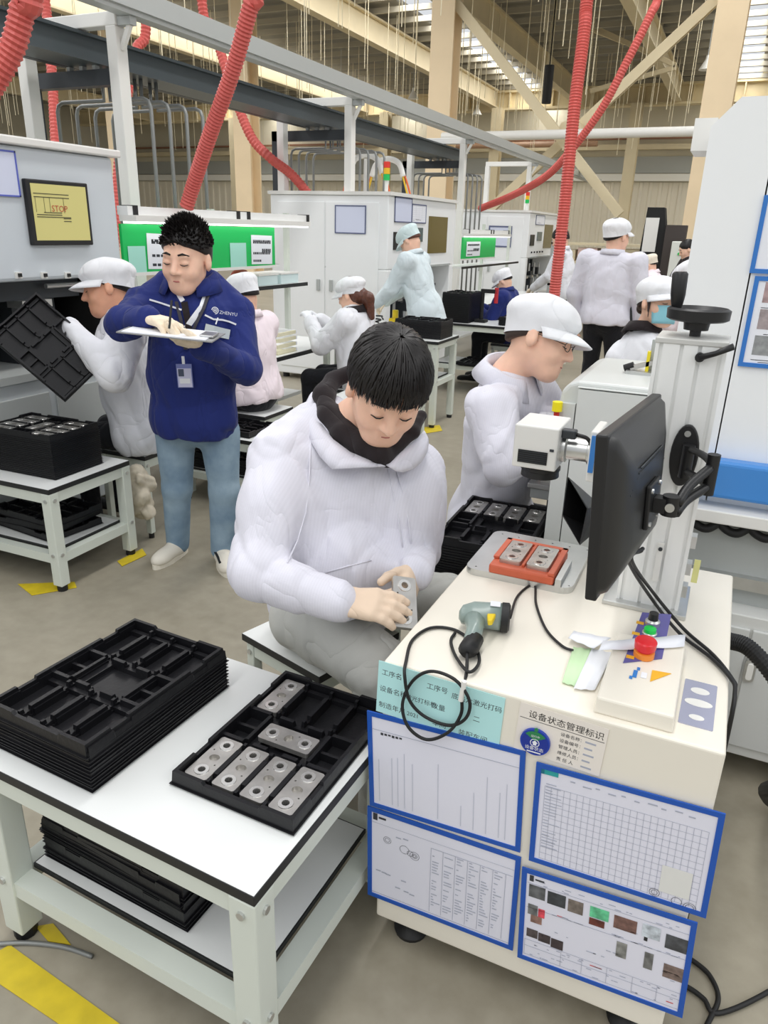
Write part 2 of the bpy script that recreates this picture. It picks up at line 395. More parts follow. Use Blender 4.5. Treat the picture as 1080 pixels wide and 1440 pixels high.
def machine(y0, y1, label, seed):
    P = Vector((MX, y0, 0)); t = thing('assembly_machine', label, 'machine', P); xb = -4.83
    b = MB(); b.box(xb, MX, y0, y1, 1.27, 2.0); b.box(xb, MX, y0, y0+0.12, 0.06, 1.27); b.box(xb, MX, y1-0.12, y1, 0.06, 1.27); b.box(xb, -3.9, y0+0.12, y1-0.12, 0.06, 1.27); b.box(-3.9, MX, y0+0.12, y1-0.12, 0.06, 0.62)
    b.build('housing', M_machine, t, P, bevel=0.012)
    MB().box(xb-.02, MX+.03, y0-.02, y1+.02, 2.0, 2.035).build('top_cover', M_white, t, P)
    # side face towards the camera: two door leaves and handles
    for x0, x1 in ((xb+.1, -4.15), (-4.13, -3.5)):
        d = MB().box(x0, x1, y0-.012, y0, 0.15, 1.93).build('door', M_machine, t, P, bevel=0.004)
    for x in (-4.22, -4.06): MB().box(x-.02, x+.02, y0-.035, y0-.012, 1.02, 1.14).build('door_handle', M_grey, t, P, bevel=0.004)
    # front face
    MB().box(MX, MX+.012, y0+.14, y0+.42, 1.47, 1.65).build('display', M_black, t, P)
    MB().box(MX, MX+.01, y0+1.14, y1-.3, 1.42, 1.83).build('tinted_window', mat('brown_window', rgb(112,98,50), 0.15), t, P)
    MB().box(MX, MX+.012, y0+.62, y0+.95, 1.55, 1.70).build('display', mat('dim_screen', rgb(90,104,104), 0.2), t, P)
    for i in range(5):
        MB().cyl((MX, y0+.3+.2*i, 1.36), (MX+.02, y0+.3+.2*i, 1.36), 0.016, n=10).build('button', M_black, t, P)
    MB().box(MX, MX+.02, y0+.3, y1-.15, 1.27, 1.29).build('lintel', M_grey, t, P)
    # mechanism inside the opening
    mm = MB(); r = random.Random(seed)
    for i in range(7):
        yy = y0+.25+i*(y1-y0-.5)/6; mm.box(-3.8, -3.75, yy-.02, yy+.02, .62, 1.2); mm.box(-3.78, -3.55, yy-.03, yy+.05, r.uniform(.75,1.1), r.uniform(.85,1.2))
    mm.build('tooling', M_dgrey, t, P, kind='stuff')
    mm = MB()
    for i in range(5):
        yy = y0+.3+i*(y1-y0-.6)/4; mm.cyl((-3.6, yy, .62), (-3.6, yy, 1.15), 0.02, n=8); mm.box(-3.66, -3.52, yy-.06, yy+.06, .9, .94)
    mm.build('tooling', M_alu, t, P, kind='stuff')
    MB().box(MX-.02, MX+.25, y0+.25, y1-.3, .62, .66).build('loading_shelf', M_white, t, P)
    for y in (y0+.1, y1-.1):
        for x in (xb+.1, MX-.1): MB().cyl((x, y, 0), (x, y, .06), .04, n=10).build('foot', M_rubber, t, P)
    return t
mB = machine(7.49, 9.55, 'white assembly machine with a tinted window, just behind the worker stooping at its opening', 3)
mC = machine(13.3, 15.4, 'white assembly machine farther down the line, behind the seated blue-coated worker', 5)
M_sheetb = mat('sheet_pale_lilac', rgb(214,220,240), 0.5)
def face_doc(x0p, y0p, x1p, y1p, X, Y, label, fm, axis, **kw):
    """framed sheet on a machine face; pixel corners give its place on that face"""
    if axis == 'y': a, b = ony(x0p, y1p, Y), ony(x1p, y0p, Y); M = frame_M((a.x, Y-.016, a.z), (1,0,0), (0,0,1)); W, Hh = b.x-a.x, b.z-a.z
    else: a, b = onx(x0p, y1p, X), onx(x1p, y0p, X); M = frame_M((X+.004, a.y, a.z), (0,1,0), (0,0,1)); W, Hh = b.y-a.y, b.z-a.z
    return doc('document_holder', label, M, W, Hh, fm, **kw)
M_dkfr = mat('slate_frame', rgb(96,104,136), 0.4)
face_doc(472, 289, 516, 328, 0, 7.49, 'blank lilac sheet in a slate frame on the machine with the tinted window', M_dkfr, 'y', sheet=M_sheetb, titles=False, fw=0.012)
face_doc(686, 318, 721, 347, 0, 13.3, 'blank lilac sheet in a dark frame on the side of the farther machine', M_dkfr, 'y', sheet=M_sheetb, titles=False, fw=0.025)
face_doc(555, 312, 578, 278, MX, 0, 'bare glossy sheet in a dark frame high on the machine above its small display', M_dkfr, 'x', sheet=M_sheetb, titles=False)
face_doc(579, 313, 598, 288, MX, 0, 'printed sheet beside the bare glossy sheet on the machine above its display', M_dkfr, 'x', rows=6, cols=4)
face_doc(754, 316, 765, 303, MX, 0, 'small printed sheet on the front of the farther machine', M_dkfr, 'x', rows=4, cols=3)
tower_lamp(Vector((-3.55, 7.75, 2.035)), 'green yellow and red signal lamp on top of the machine with the tinted window')
tower_lamp(Vector((-3.55, 13.6, 2.035)), 'green yellow and red signal lamp on top of the farther machine')
# white cable arches on the machine tops
for y0, lab in ((6.95, 'white arch carrying yellow air hoses on the gantry post behind the seated women'), (10.3, 'white arch carrying yellow air hoses over the gap behind the stooping worker')):
    P = Vector((-4.3, 8.78, 2.035)) if y0 < 8 else Vector((-4.25, 9.3, 2.035))
    t = thing('cable_arch', lab, 'arch', P)
    MB().cyl(P, P+Vector((0,0,.42)), .025, n=10).build('pole', M_white, t, P)
    MB().tube(spline([P+Vector((-.22,0,.26)), P+Vector((-.15,0,.41)), P+Vector((0,0,.46)), P+Vector((.15,0,.41)), P+Vector((.22,0,.26))], 6), .035, 8).build('arch', M_white, t, P, smooth=True)
    for s in (-1, 1):
        MB().tube(spline([P+Vector((.2*s,0,.3)), P+Vector((.25*s,0,.15)), P+Vector((.3*s,0,.0))], 6), .012, 6).build('air_hose', mat('yellow_hose', rgb(230,190,50), 0.4), t, P, smooth=True)
        MB().tube(spline([P+Vector((.22*s,.02,.3)), P+Vector((.28*s,.02,.15)), P+Vector((.33*s,.02,.0))], 6), .012, 6).build('air_hose', mat('orange_hose', rgb(225,110,60), 0.4), t, P, smooth=True)

# ---------------- machine with the operator screen at the left
P = Vector((MX, 2.6, 0)); A = thing('assembly_machine', 'pale grey assembly machine with a yellow-lit operator screen beside the worker holding a tray', 'machine', P)
b = MB(); b.box(-4.83, MX, 1.2, 3.62, 1.37, 2.02); b.box(-4.83, MX, 3.50, 3.62, 0.06, 1.37); b.box(-4.83, -4.2, 1.2, 3.5, 0.06, 1.37)
b.build('housing', mat('cool_grey_paint', rgb(206,213,218), 0.4, noise=0.015, nscale=2), A, P, bevel=0.02)
MB().box(-4.85, MX+.03, 1.2, 3.66, 2.02, 2.06).build('top_cover', M_white, A, P, bevel=0.008)
a0, a1 = onx(42, 345, MX), onx(117, 258, MX)
MB().box(MX, MX+.03, a0.y-.0, a1.y, a0.z, a1.z).build('screen_bezel', M_black, A, P, bevel=0.006)
sy0, sy1, sz0, sz1 = a0.y+.025, a1.y-.02, a0.z+.025, a1.z-.02
scr = MB().box(MX+.028, MX+.031, sy0, sy1, sz0, sz1).build('screen', mat('lit_screen', rgb(196,188,120), 0.3, emit=0.25), A, P)
MS = frame_M((MX+.032, sy0, sz0), (0,1,0), (0,0,1)); W, Hh = sy1-sy0, sz1-sz0
t = MB()
for fy, x0, x1 in ((.83,.03,.66),(.77,.03,.66),(.50,.18,.5),(.46,.05,.5),(.42,.05,.66),(.40,.52,.66),(.35,.52,.66)): t.box(x0*W, x1*W, fy*Hh-.002, fy*Hh+.002, 0, .0006, MS)
for x in (.05,.2,.3,.55): t.box(x*W-.001, x*W+.001, .5*Hh, .77*Hh, 0, .0006, MS)
t.build('screen_lines', mat('screen_ink', rgb(70,70,50), 0.5), scr, P, kind='stuff')
link('screen_lettering', text_mesh('STOP', 0.045, MS @ Matrix.Translation((.32*W, .52*Hh, .001))), mat('screen_red', rgb(190,80,60), 0.5), scr, P)
for px in (25, 61, 94):
    q = onx(px, 387, MX); d = MB().box(MX, MX+.012, q.y-.018, q.y+.018, q.z-.016, q.z+.016).build('button_plate', M_white, A, P); MB().box(MX+.012, MX+.022, q.y-.009, q.y+.009, q.z-.008, q.z+.010).build('switch', M_black, d, P)
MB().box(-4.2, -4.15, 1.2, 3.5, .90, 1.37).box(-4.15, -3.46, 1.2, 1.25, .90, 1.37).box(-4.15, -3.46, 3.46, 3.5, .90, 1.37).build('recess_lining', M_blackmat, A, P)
mm = MB(); mm.box(-4.1, -3.55, 1.4, 3.4, 1.26, 1.37); mm.box(-4.15, -3.7, 1.5, 1.9, .9, 1.2); mm.box(-4.15, -3.8, 2.7, 2.95, .9, 1.26); mm.cyl((-3.6, 2.9, 1.3), (-3.6, 3.3, 1.3), .018, n=10); mm.box(-3.75, -3.55, 2.0, 2.6, .95, 1.2); mm.box(-4.15, -3.65, 3.0, 3.3, .9, 1.26)
mm.build('tooling', M_dgrey, A, P, kind='stuff')
mm = MB(); mm.cyl((-3.5, 3.12, 1.33), (-3.5, 3.42, 1.33), .014, n=10); mm.box(-3.62, -3.5, 2.95, 3.15, 1.22, 1.26)
mm.build('tooling', M_alu, A, P, kind='stuff')
MB().box(-4.2, MX+.02, 1.2, 3.62, .86, .90).build('work_shelf', M_grey, A, P)
MB().box(-4.15, MX, 1.2, 3.5, .06, .86).build('base_cabinet', mat('cool_grey_paint2', rgb(198,204,206), 0.45), A, P, bevel=.01)
for y0, y1 in ((1.6,2.3),(2.35,2.95),(3.0,3.45)): MB().box(MX, MX+.012, y0, y1, .5, .78).build('drawer', M_grey, A, P, bevel=.004)
for y in (1.3, 3.55): MB().cyl((MX-.1, y, 0), (MX-.1, y, .06), .04, n=10).build('foot', M_rubber, A, P)
for x in (1.4, 3.45): MB().cyl((-4.7, x, 0), (-4.7, x, .06), .04, n=10).build('foot', M_rubber, A, P)
face_doc(-30, 275, 28, 209, MX, 0, 'pale sheet in a violet blue frame on the machine beside the operator screen', mat('violet_frame', rgb(92,104,190), 0.4), 'x', sheet=M_sheetb, titles=False, fw=0.008)

# ---------------- gantry over the line: aluminium beam, white posts, dark tray, dark frames, conduits
GX = -3.95
GY = (4.37, 7.72, 11.34, 15.2)
gl = ('behind the green notice board', 'on the machine with the tinted window', 'behind the stooping worker', 'at the far end of the gantry')
P = Vector((GX+.1, 0.5, 2.91)); o = MB().box(GX+.03, GX+.17, 0.5, 22, 2.94, 3.06); o.box(GX+.05, GX+.15, 0.5, 22, 2.91, 2.94)
tag(o.build('overhead_beam', mat('beam_aluminium', rgb(186,190,188), 0.4, metal=0.3), org=P), 'long grey aluminium beam running over the machine line on white posts', 'beam')
TX = -4.42
P = Vector((TX, 0.5, 2.66)); t = thing('busbar_trunking', 'wide dark grey trunking running above the machine line between the posts', 'trunking', P)
MB().box(TX-.15, TX+.15, 0.5, 12.4, 2.69, 2.83).build('trough', mat('slate_steel', rgb(82,90,94), 0.4, metal=0.3), t, P)
MB().box(TX-.19, TX+.19, 0.5, 12.4, 2.83, 2.85).build('lid', mat('slate_steel_lid', rgb(70,78,82), 0.35, metal=0.3), t, P)
MB().box(TX-.22, TX-.16, 0.5, 12.4, 2.69, 2.79).build('side_rail', M_dgrey, t, P)
def floor_z(x, y):
    if x > -4.86 and y < 3.66: return 2.06
    if x > -4.86 and (7.47 < y < 9.57 or 13.28 < y < 15.42): return 2.035
    return 0.0
for i, y in enumerate(GY):
    P = Vector((GX, y, floor_z(GX, y))); t = thing('gantry_frame', 'white goalpost frame carrying the long aluminium beam, ' + gl[i], 'frame', P)
    for x in (GX, -4.78): MB().box(x-.065, x+.02, y-.05, y+.05, floor_z(x, y), 2.86).build('post', M_white, t, P, bevel=.006)
    MB().box(-4.84, GX+.02, y-.045, y+.045, 2.86, 2.94).build('crossbar', M_white, t, P, bevel=.006)
    MB().box(GX+.02, GX+.13, y-.03, y+.03, 2.86, 2.908).build('bracket', M_grey, t, P)
    MB().bar((GX+.02, y, 2.73), (GX+.1, y, 2.865), .03, .03).build('bracket', M_white, t, P)
    if i < 3:
        yd = (4.55, 7.9, 11.6)[i]; z0 = floor_z(-4.5, yd)
        P = Vector((-4.98, yd, 0)); t = thing('dark_frame', 'dark steel goalpost frame under the trunking, ' + gl[i], 'frame', P)
        MB().box(-5.03, -4.93, yd-.04, yd+.04, 0, 2.66).build('post', M_dgrey, t, P)
        MB().box(-5.03, -4.1, yd-.04, yd+.04, 2.56, 2.66).build('crossbar', M_dgrey, t, P)
        for k in range(3): MB().box(-4.6+.12*k, -4.57+.12*k, yd-.02, yd+.02, 2.66, 2.69).build('hanger', M_grey, t, P)
        for k in range(8):
            c = k % 4; yy = yd+.16+.17*c; left = k < 4
            x = (-4.92+.02*c) if left else (-4.02+.02*c)
            if left and 7.4 < yy < 9.6: x = -4.90
            P2 = Vector((x, yy, floor_z(x, yy))); s_ = 1 if left else -1; zt = 2.50
            if not left and floor_z(x, yy) == 0: P2.z = .764
            t2 = MB().tube([P2, (x, yy, zt-.06), (x+.018*s_, yy, zt-.018), (x+.06*s_, yy, zt), (TX-.03*s_, yy, zt), (TX-.03*s_, yy, 2.69)], .014, 8)
            o = t2.build('conduit', M_conduit, org=P2, smooth=True); tag(o, 'bent grey conduit dropping from the dark trunking, ' + gl[i], 'conduit', 'conduits ' + gl[i])

# ---------------- red corrugated hoses
def hose(name, pts, r, label, ridge=0.02, n=12, group=None):
    sp = spline(pts, 40); L = [0]
    for a, b_ in zip(sp, sp[1:]): L.append(L[-1]+(b_-a).length)
    N = int(L[-1]/(ridge/2)); out = []; rr = []; j = 0
    for i in range(N+1):
        s = L[-1]*i/N
        while j < len(L)-2 and L[j+1] < s: j += 1
        u = (s-L[j])/max(1e-9, L[j+1]-L[j]); out.append(sp[j].lerp(sp[j+1], u)); rr.append(r*(1.0 if i % 2 else 0.86))
    o = MB().tube(out, rr, n).build(name, M_red, org=pts[-1]); return tag(o, label, 'hose', group)
E1 = onx(263, 292, -3.55)
hose('corrugated_hose', [at(362,-30,3.9)+Vector((.25,-.1,2.2)), at(362,-30,3.9)+Vector((.12,-.05,1.0)), at(362,-30,3.9), at(352,10,3.95), at(327,100,4.15), at(295,190,4.4), at(272,260,4.62), at(262,292,4.7)], .047, 'thick red corrugated hose slanting down to the green board')
hose('corrugated_hose', [at(40,-40,2.55)+Vector((.1,0,2.4)), at(40,-40,2.55)+Vector((.05,0,1.0)), at(40,-40,2.55), at(32,10,2.6), at(18,65,2.65), at(-12,120,2.7), at(-60,190,2.8), at(-110,230,3.1), Vector((-3.6,2.2,2.06))], .046, 'thick red corrugated hose curving past the dark trunking over the operator screen')
hose('corrugated_hose', [at(828,-20,5.2)+Vector((.1,0,3.0)), at(828,-20,5.2)+Vector((.05,0,1.2)), at(828,-20,5.2), at(822,40,5.25), at(808,150,5.35), at(797,260,5.5), at(787,350,5.65), at(779,420,5.8), at(774,480,5.9), onz(768,600,.03)], .047, 'thick red corrugated hose hanging nearly straight in front of the bare-headed worker')
hose('suction_hose', [at(930,-20,9)+Vector((.5,0,3.5)), at(930,-20,9)+Vector((.2,0,1.5)), at(930,-20,9), at(915,20,9), at(880,90,9.2), at(845,155,9.5), at(800,215,10), at(765,250,10.6), at(720,275,11.4), at(676,293,12.2)], .055, 'slim red hose sweeping from the roof down to the farther machine', ridge=.035)
for k, (pts, lab) in enumerate(((((62,-10),(72,90),(78,200),(80,230)), 'red hose hanging behind the dark trunking near the operator screen'),
          (((205,30),(192,70),(178,140),(168,215),(162,330),(158,470),(156,548)), 'red hose seen between the white post and the conduits'),
          (((285,10),(300,40),(325,120),(352,190),(380,222)), 'red hose drooping behind the thick slanting hose'))):
    hose('suction_hose', [at(*pts[0], 8.0)+Vector((-.1,0,3.0)), at(*pts[0], 8.0)+Vector((-.04,0,1.4))]+[at(x, y, 8.0) for x, y in pts]+([Vector((-4.72, 7.75, 2.22)), Vector((-4.62, 7.95, 2.03))] if k == 2 else []), .055, lab, ridge=.04, n=8)
# dark damper hanging in the roof
P = at(773, 92, 22); o = MB().cyl(P, P-Vector((0,0,1.0)), .14, n=10).cyl(P, (P.x, P.y, 8.39), .02, n=6).build('hanging_damper', M_blackmat, org=P); tag(o, 'black cylinder hanging from the roof between the red hoses', 'damper')

# ---------------- workstation between the machines: green board, lamp rails, bench, shelf
def station(y0, y1, label, brd=None):
    P = Vector((-3.4, y0, 0)); t = thing('workbench', 'white workbench with a black edged top under the ' + label, 'bench', P)
    MB().box(-3.82, -3.05, y0+.02, y1, .72, .75).build('worktop', M_edge, t, P); MB().box(-3.82, -3.06, y0+.03, y1-.01, .75, .752).build('worktop_surface', M_lam, t, P)
    for x in (-3.78, -3.1):
        for y in (y0+.08, y1-.06): MB().box(x-.025, x+.025, y-.025, y+.025, 0, .72).build('leg', M_frame, t, P)
    MB().box(-3.76, -3.46, y0+.1, y1-.1, .25, .28).build('lower_shelf', M_lam, t, P)
    for y in (y0+.1, (y0+y1)/2, y1-.08): MB().box(-3.62, -3.58, y-.02, y+.02, .752, 1.78).build('upright', M_frame, t, P)
    MB().box(-3.78, -3.42, y0+.06, y1-.05, 1.20, 1.225).build('upper_shelf', M_lam, t, P); MB().box(-3.42, -3.41, y0+.06, y1-.05, 1.198, 1.227).build('shelf_edge', M_edge, t, P)
    return t
station(3.66, 5.9, 'green notice board')
station(9.9, 12.9, 'small far green board')
def green_board(y0, y1, z0, z1, X, label, papers, rail_lab, ry1):
    P = Vector((X, y0, z0)); t = thing('notice_board', label, 'board', P)
    MB().box(X-.02, X, y0, y1, z0, z1).build('panel', M_green, t, P); MB().box(X-.02, X+.008, y0, y1, z0-.02, z0).build('edge_strip', M_white, t, P)
    for i, (f0, f1, g0, g1, tilt, mm) in enumerate(papers):
        a, b_ = y0+(y1-y0)*f0, y0+(y1-y0)*f1; c, d = z0+(z1-z0)*g0, z0+(z1-z0)*g1
        M = frame_M((X+.003, a, c), (0, 1, tilt), (0, 0, 1)); o = MB().box(0, b_-a, 0, d-c, 0, .002, M).build('sheet', mm, t, P)
        if mm is M_paper:
            k = MB(); r = random.Random(i); W, Hh = b_-a, d-c
            for fy in (.8, .75, .5, .44, .38, .12):
                x = .08 if fy != .5 and fy != .44 else .5
                while x < .9:
                    q = r.uniform(.03, .08); k.box(x*W, min(.92, x+q)*W, fy*Hh-.008, fy*Hh+.008, .002, .0026, M); x += q+.02
                    if fy < .2 and x > .4: break
            k.build('printed_text', M_ink, o, P, kind='stuff')
    P = Vector((X+.1, y0, z1)); t = thing('lamp_rail', rail_lab, 'lamp', P)
    MB().box(X-.02, X+.06, y0, ry1, z1+.05, z1+.10).build('rail', M_alup, t, P)
    for f in (.03, .52, .58, .98): y = y0+(ry1-y0)*f; MB().box(X-.025, X+.065, y-.02, y+.02, z1+.045, z1+.105).build('clip', M_black, t, P)
    MB().box(X-.01, X+.12, y0, ry1-.1, z1+.015, z1+.05).build('lamp_housing', M_white, t, P)
    MB().box(X, X+.11, y0+.02, ry1-.12, z1+.004, z1+.015).build('tube', mat('lit_tube', (1,1,1), 0.4, emit=2.2), t, P)
M_mint = mat('mint_sheet', rgb(170,228,212), 0.5)
green_board(3.64, 5.32, 1.385, 1.665, -3.40, 'bright green notice board with printed sheets behind the man in the blue jacket', ((.02,.11,.0,.55,0,M_mint), (.12,.42,.06,.82,-.03,M_paper), (.64,.76,.0,.6,0,M_mint), (.80,.97,.05,.8,-.02,M_paper)), 'grey lamp rail with a lit tube over the green notice board', 5.78)
green_board(9.9, 11.4, 1.33, 1.60, -3.40, 'small far green board partly hidden by the stooping worker', ((.1,.5,.1,.8,0,M_paper),), 'lit lamp rail over the small far green board', 11.9)

# ---------------- low tables with white tops
def low_table(label, x0, x1, y0, y1, h, rz=0.0, ov=.01, leg=.05, group=None, shelf_z=.2, cat='table', name='low_table'):
    c = Vector(((x0+x1)/2, (y0+y1)/2, 0)); hx, hy = (x1-x0)/2, (y1-y0)/2
    t = thing(name, label, cat, c, rz, group)
    MB().box(-hx, hx, -hy, hy, h-.025, h-.001).build('edge_band', M_edge, t, bevel=.002)
    MB().box(-hx+.002, hx-.002, -hy+.002, hy-.002, h-.001, h).build('tabletop', M_lam, t)
    lx, ly = hx-ov-leg/2, hy-ov-leg/2
    for sx in (-1, 1):
        for sy in (-1, 1):
            l = MB().box(sx*lx-leg/2, sx*lx+leg/2, sy*ly-leg/2, sy*ly+leg/2, .03, h-.025).build('leg', M_frame, t, bevel=.004)
            MB().cyl((sx*lx, sy*ly, 0), (sx*lx, sy*ly, .03), leg*.45, n=12).build('foot_pad', M_rubber, l)
            bl = MB()
            for zz in (h-.06,) + ((shelf_z,) if shelf_z else ()): bl.cyl((sx*lx, sy*(ly+leg/2), zz), (sx*lx, sy*(ly+leg/2+.006), zz), .009, n=8); bl.cyl((sx*(lx+leg/2), sy*ly, zz), (sx*(lx+leg/2+.006), sy*ly, zz), .009, n=8)
            bl.build('bolt', M_alu, l, kind='stuff')
    for z, rh in ((h-.025, .05),) + (((shelf_z, .045),) if shelf_z else ()):
        for s in (-1, 1):
            MB().box(-lx+leg/2, lx-leg/2, s*ly-leg*.4, s*ly+leg*.4, z-rh, z).build('rail', M_frame, t)
            MB().box(s*lx-leg*.4, s*lx+leg*.4, -ly+leg/2, ly-leg/2, z-rh, z).build('rail', M_frame, t)
    if shelf_z:
        MB().box(-lx+leg/2, lx-leg/2, -ly+leg/2, ly-leg/2, shelf_z-.001, shelf_z+.012).build('shelf_edge', M_edge, t)
        MB().box(-lx+leg/2+.004, lx-leg/2-.004, -ly+leg/2+.004, ly-leg/2-.004, shelf_z+.012, shelf_z+.0135).build('lower_shelf', M_lam, t)
    return t
def stool(label, c, size, h, rz, group=None):
    return low_table(label, c[0]-size/2, c[0]+size/2, c[1]-size/2, c[1]+size/2, h, rz, leg=.035, shelf_z=.0, group=group, cat='stool', name='work_stool')

# ================================================================== trays and parts
TW, TL, TH = .316, .452, .034
def make_tray_mesh():
    """thermoformed sheet: one height for each point, so that trays nest into each other without touching walls"""
    def f(x, y):
        ax, ay = abs(x), abs(y)
        if ax > .1530 or ay > .2205: return .004                                    # outer skirt with a small foot flange
        if ax > .142 or ay > .2095:                                                 # rim with gaps
            gap = (.10 < ay < .15 and ax > .142) or (ax < .07 and ay > .2095) or (ax > .136 and ay > .2045 and False)
            return TH-.007 if gap else TH
        z = 0.0
        if .062 < ay < .205:                                                        # long slots at both ends
            if ay < .077 or ay > .190: z = .0115                                    # ledges that carry the plates
            for c in (-.072, 0, .072):
                d = abs(x-c)
                if d < .006 and .090 < ay < .177: return .026
                if d < .0045 and (ay < .074 or ay > .193): return .027
                if d < .0045: return .015
        elif .050 < ay <= .062:
            return .026 if (ax > .085 or .02 < ax < .06) else .0115
        elif ay <= .050:                                                            # cross row
            if .077 < ax < .087: return .026
            if ax < .077: return .0115 if ax > .055 else 0.0
            return .018 if ay < .005 else 0.0
        return z
    def lines(bp, lim):
        out = set()
        for b_ in bp:
            for s_ in (-1, 1):
                for e in (-.0011, .0011): out.add(round(s_*b_+e, 5))
        out = sorted(v for v in out if abs(v) < lim)
        return [-lim]+out+[lim]
    xs = lines((.153,.142,.006,.0045,.0675,.0765,.066,.078,.02,.06,.085,.077,.087,.055), TW/2); ys = lines((.2205,.2095,.205,.193,.190,.177,.150,.10,.090,.077,.074,.062,.050,.005), TL/2)
    nx, ny, t = len(xs), len(ys), .0012; v = []; fs = []
    for lay in (t, 0.0): v += [(x, y, f(x, y)+lay) for y in ys for x in xs]
    N = nx*ny; I = lambda i, j: j*nx+i
    for j_ in range(ny-1):
        for i_ in range(nx-1):
            q = (I(i_,j_), I(i_+1,j_), I(i_+1,j_+1), I(i_,j_+1)); fs.append(q); fs.append(tuple(N+k for k in reversed(q)))
    edge = [I(i_,0) for i_ in range(nx)]+[I(nx-1,j_) for j_ in range(1,ny)]+[I(i_,ny-1) for i_ in range(nx-2,-1,-1)]+[I(0,j_) for j_ in range(ny-2,0,-1)]
    for a, b_ in zip(edge, edge[1:]+edge[:1]): fs.append((b_, a, N+a, N+b_))
    me = bpy.data.meshes.new('tray'); me.from_pydata(v, [], fs); me.update(); me.materials.append(M_blackpl); return me
TRAY = make_tray_mesh()
def tray(P, rz, label, group=None, rot=None):
    o = bpy.data.objects.new('parts_tray', TRAY); COL.objects.link(o); o.location = P; o.rotation_euler = rot or (0, 0, rz)
    return tag(o, label, 'tray', group)
def stack(P, rz, n, pitch, lab_top, lab_rest, group, jit=.002):
    r = random.Random(n)
    for i in range(n):
        q = Vector(P)+Vector((r.uniform(-jit, jit), r.uniform(-jit, jit), i*pitch))
        tray(q, rz+r.uniform(-jit, jit)*2, lab_top if i == n-1 else lab_rest, group)
    return Vector(P)+Vector((0, 0, (n-1)*pitch))
def make_part():
    L, W_, h = .136, .058, .012
    out = rrect(-W_/2, W_/2, -L/2, L/2, .006, 3)
    me = plate_mesh(out, [circ(0, -.044, .0085, 14), circ(0, .044, .0085, 14), circ(0, 0, .0125, 16, .0105), circ(.016, -.020, .0022, 6), circ(-.018, .022, .0022, 6)], h)
    me.materials.append(M_steel)
    bs = MB()
    def ring(y, r0, r1, z):
        n = 18; v = []
        for r_, zz in ((r1, h), (r1-.001, z), (r0, z), (r0, .001)):
            v += [(r_*math.cos(2*PI*i/n), y+r_*math.sin(2*PI*i/n), zz) for i in range(n)]
        bs.add(v, [(j*n+i, j*n+(i+1) % n, (j+1)*n+(i+1) % n, (j+1)*n+i) for j in range(3) for i in range(n)])
    ring(0, .0085, .017, h+.0018)
    bm_ = bs.mesh('boss'); bm_.materials.append(mat('bright_boss_steel', rgb(222,220,216), 0.22, metal=0.75))
    sb = MB(); n = 18
    v = [(.0135*math.cos(2*PI*i/n)*k, .0115*math.sin(2*PI*i/n)*k, zz) for k, zz in ((1.0, h), (.92, .001)) for i in range(n)]
    sb.add(v, [(i, (i+1) % n, n+(i+1) % n, n+i) for i in range(n)]+[tuple(range(n, 2*n))])
    sm = sb.mesh('bore'); sm.materials.append(M_steel)
    return me, bm_, sm
PART, BOSS, BORE = make_part()
def part(P, rz, label, group=None, rot=None, parent=None):
    o = bpy.data.objects.new('metal_plate', PART); COL.objects.link(o); o.location = P; o.rotation_euler = rot or (0, 0, rz)
    tag(o, label, 'part', group)
    for nm, me, dy in (('boss', BOSS, -.044), ('boss', BOSS, .044), ('bore', BORE, 0)):
        c = bpy.data.objects.new(nm, me); COL.objects.link(c); c.parent = o; c.location = (0, dy, 0)
    return o
def fill(P, rz, slots, label, group):
    """plates lying in the pockets of the tray at P"""
    ca, sa = math.cos(rz), math.sin(rz)
    for k, (lx, ly, cross) in enumerate(slots):
        q = Vector(P)+Vector((lx*ca-ly*sa, lx*sa+ly*ca, .0125))
        part(q, rz+(PI/2 if cross else 0), label[k] if isinstance(label, list) else label, group)
ENDS = [(x, y, 0) for y in (-.133, .133) for x in (-.108, -.036, .036, .108)]

# ---------------- near table with tray stack and the tray of parts
TZ = .55
near = low_table('white low table with a black edge, carrying the big tray stack and the half-filled tray', -1.37, -.587, .835, 1.445, TZ, math.radians(-2.5), ov=.0, leg=.062, shelf_z=.20)
S1 = Vector((-1.195, 1.118, TZ)); a1 = math.radians(-3)
stack(S1, a1, 10, .0095, 'empty black plastic tray on top of the tall stack on the near white table', 'black plastic tray within the tall stack on the near white table', 'trays stacked on the near table')
T1 = Vector((-.762, 1.20, TZ)); a2 = math.radians(-1.5)
tray(T1, a2, 'single black tray holding six metal plates on the near white table')
fill(T1, a2, [(-.108,.133,0), (0,0,1), (-.108,-.133,0), (-.036,-.133,0), (.036,-.133,0), (.108,-.133,0)], ['metal plate alone in a corner pocket of the near tray, toward the seated man', 'metal plate lying crosswise in the middle of the near tray', 'metal plate at the end of the row of four, closest to the tall tray stack', 'metal plate in the middle of the row of four in the near tray', 'metal plate in the middle of the row of four in the near tray', 'metal plate at the end of the row of four, closest to the cream cabinet'], 'plates in the near tray')
stack(Vector((-1.075, 1.085, .2135)), math.radians(87), 11, .0095, 'black tray on top of the stack on the lower shelf of the near table', 'black tray within the stack on the lower shelf of the near table', 'trays on the near table shelf', jit=.006)

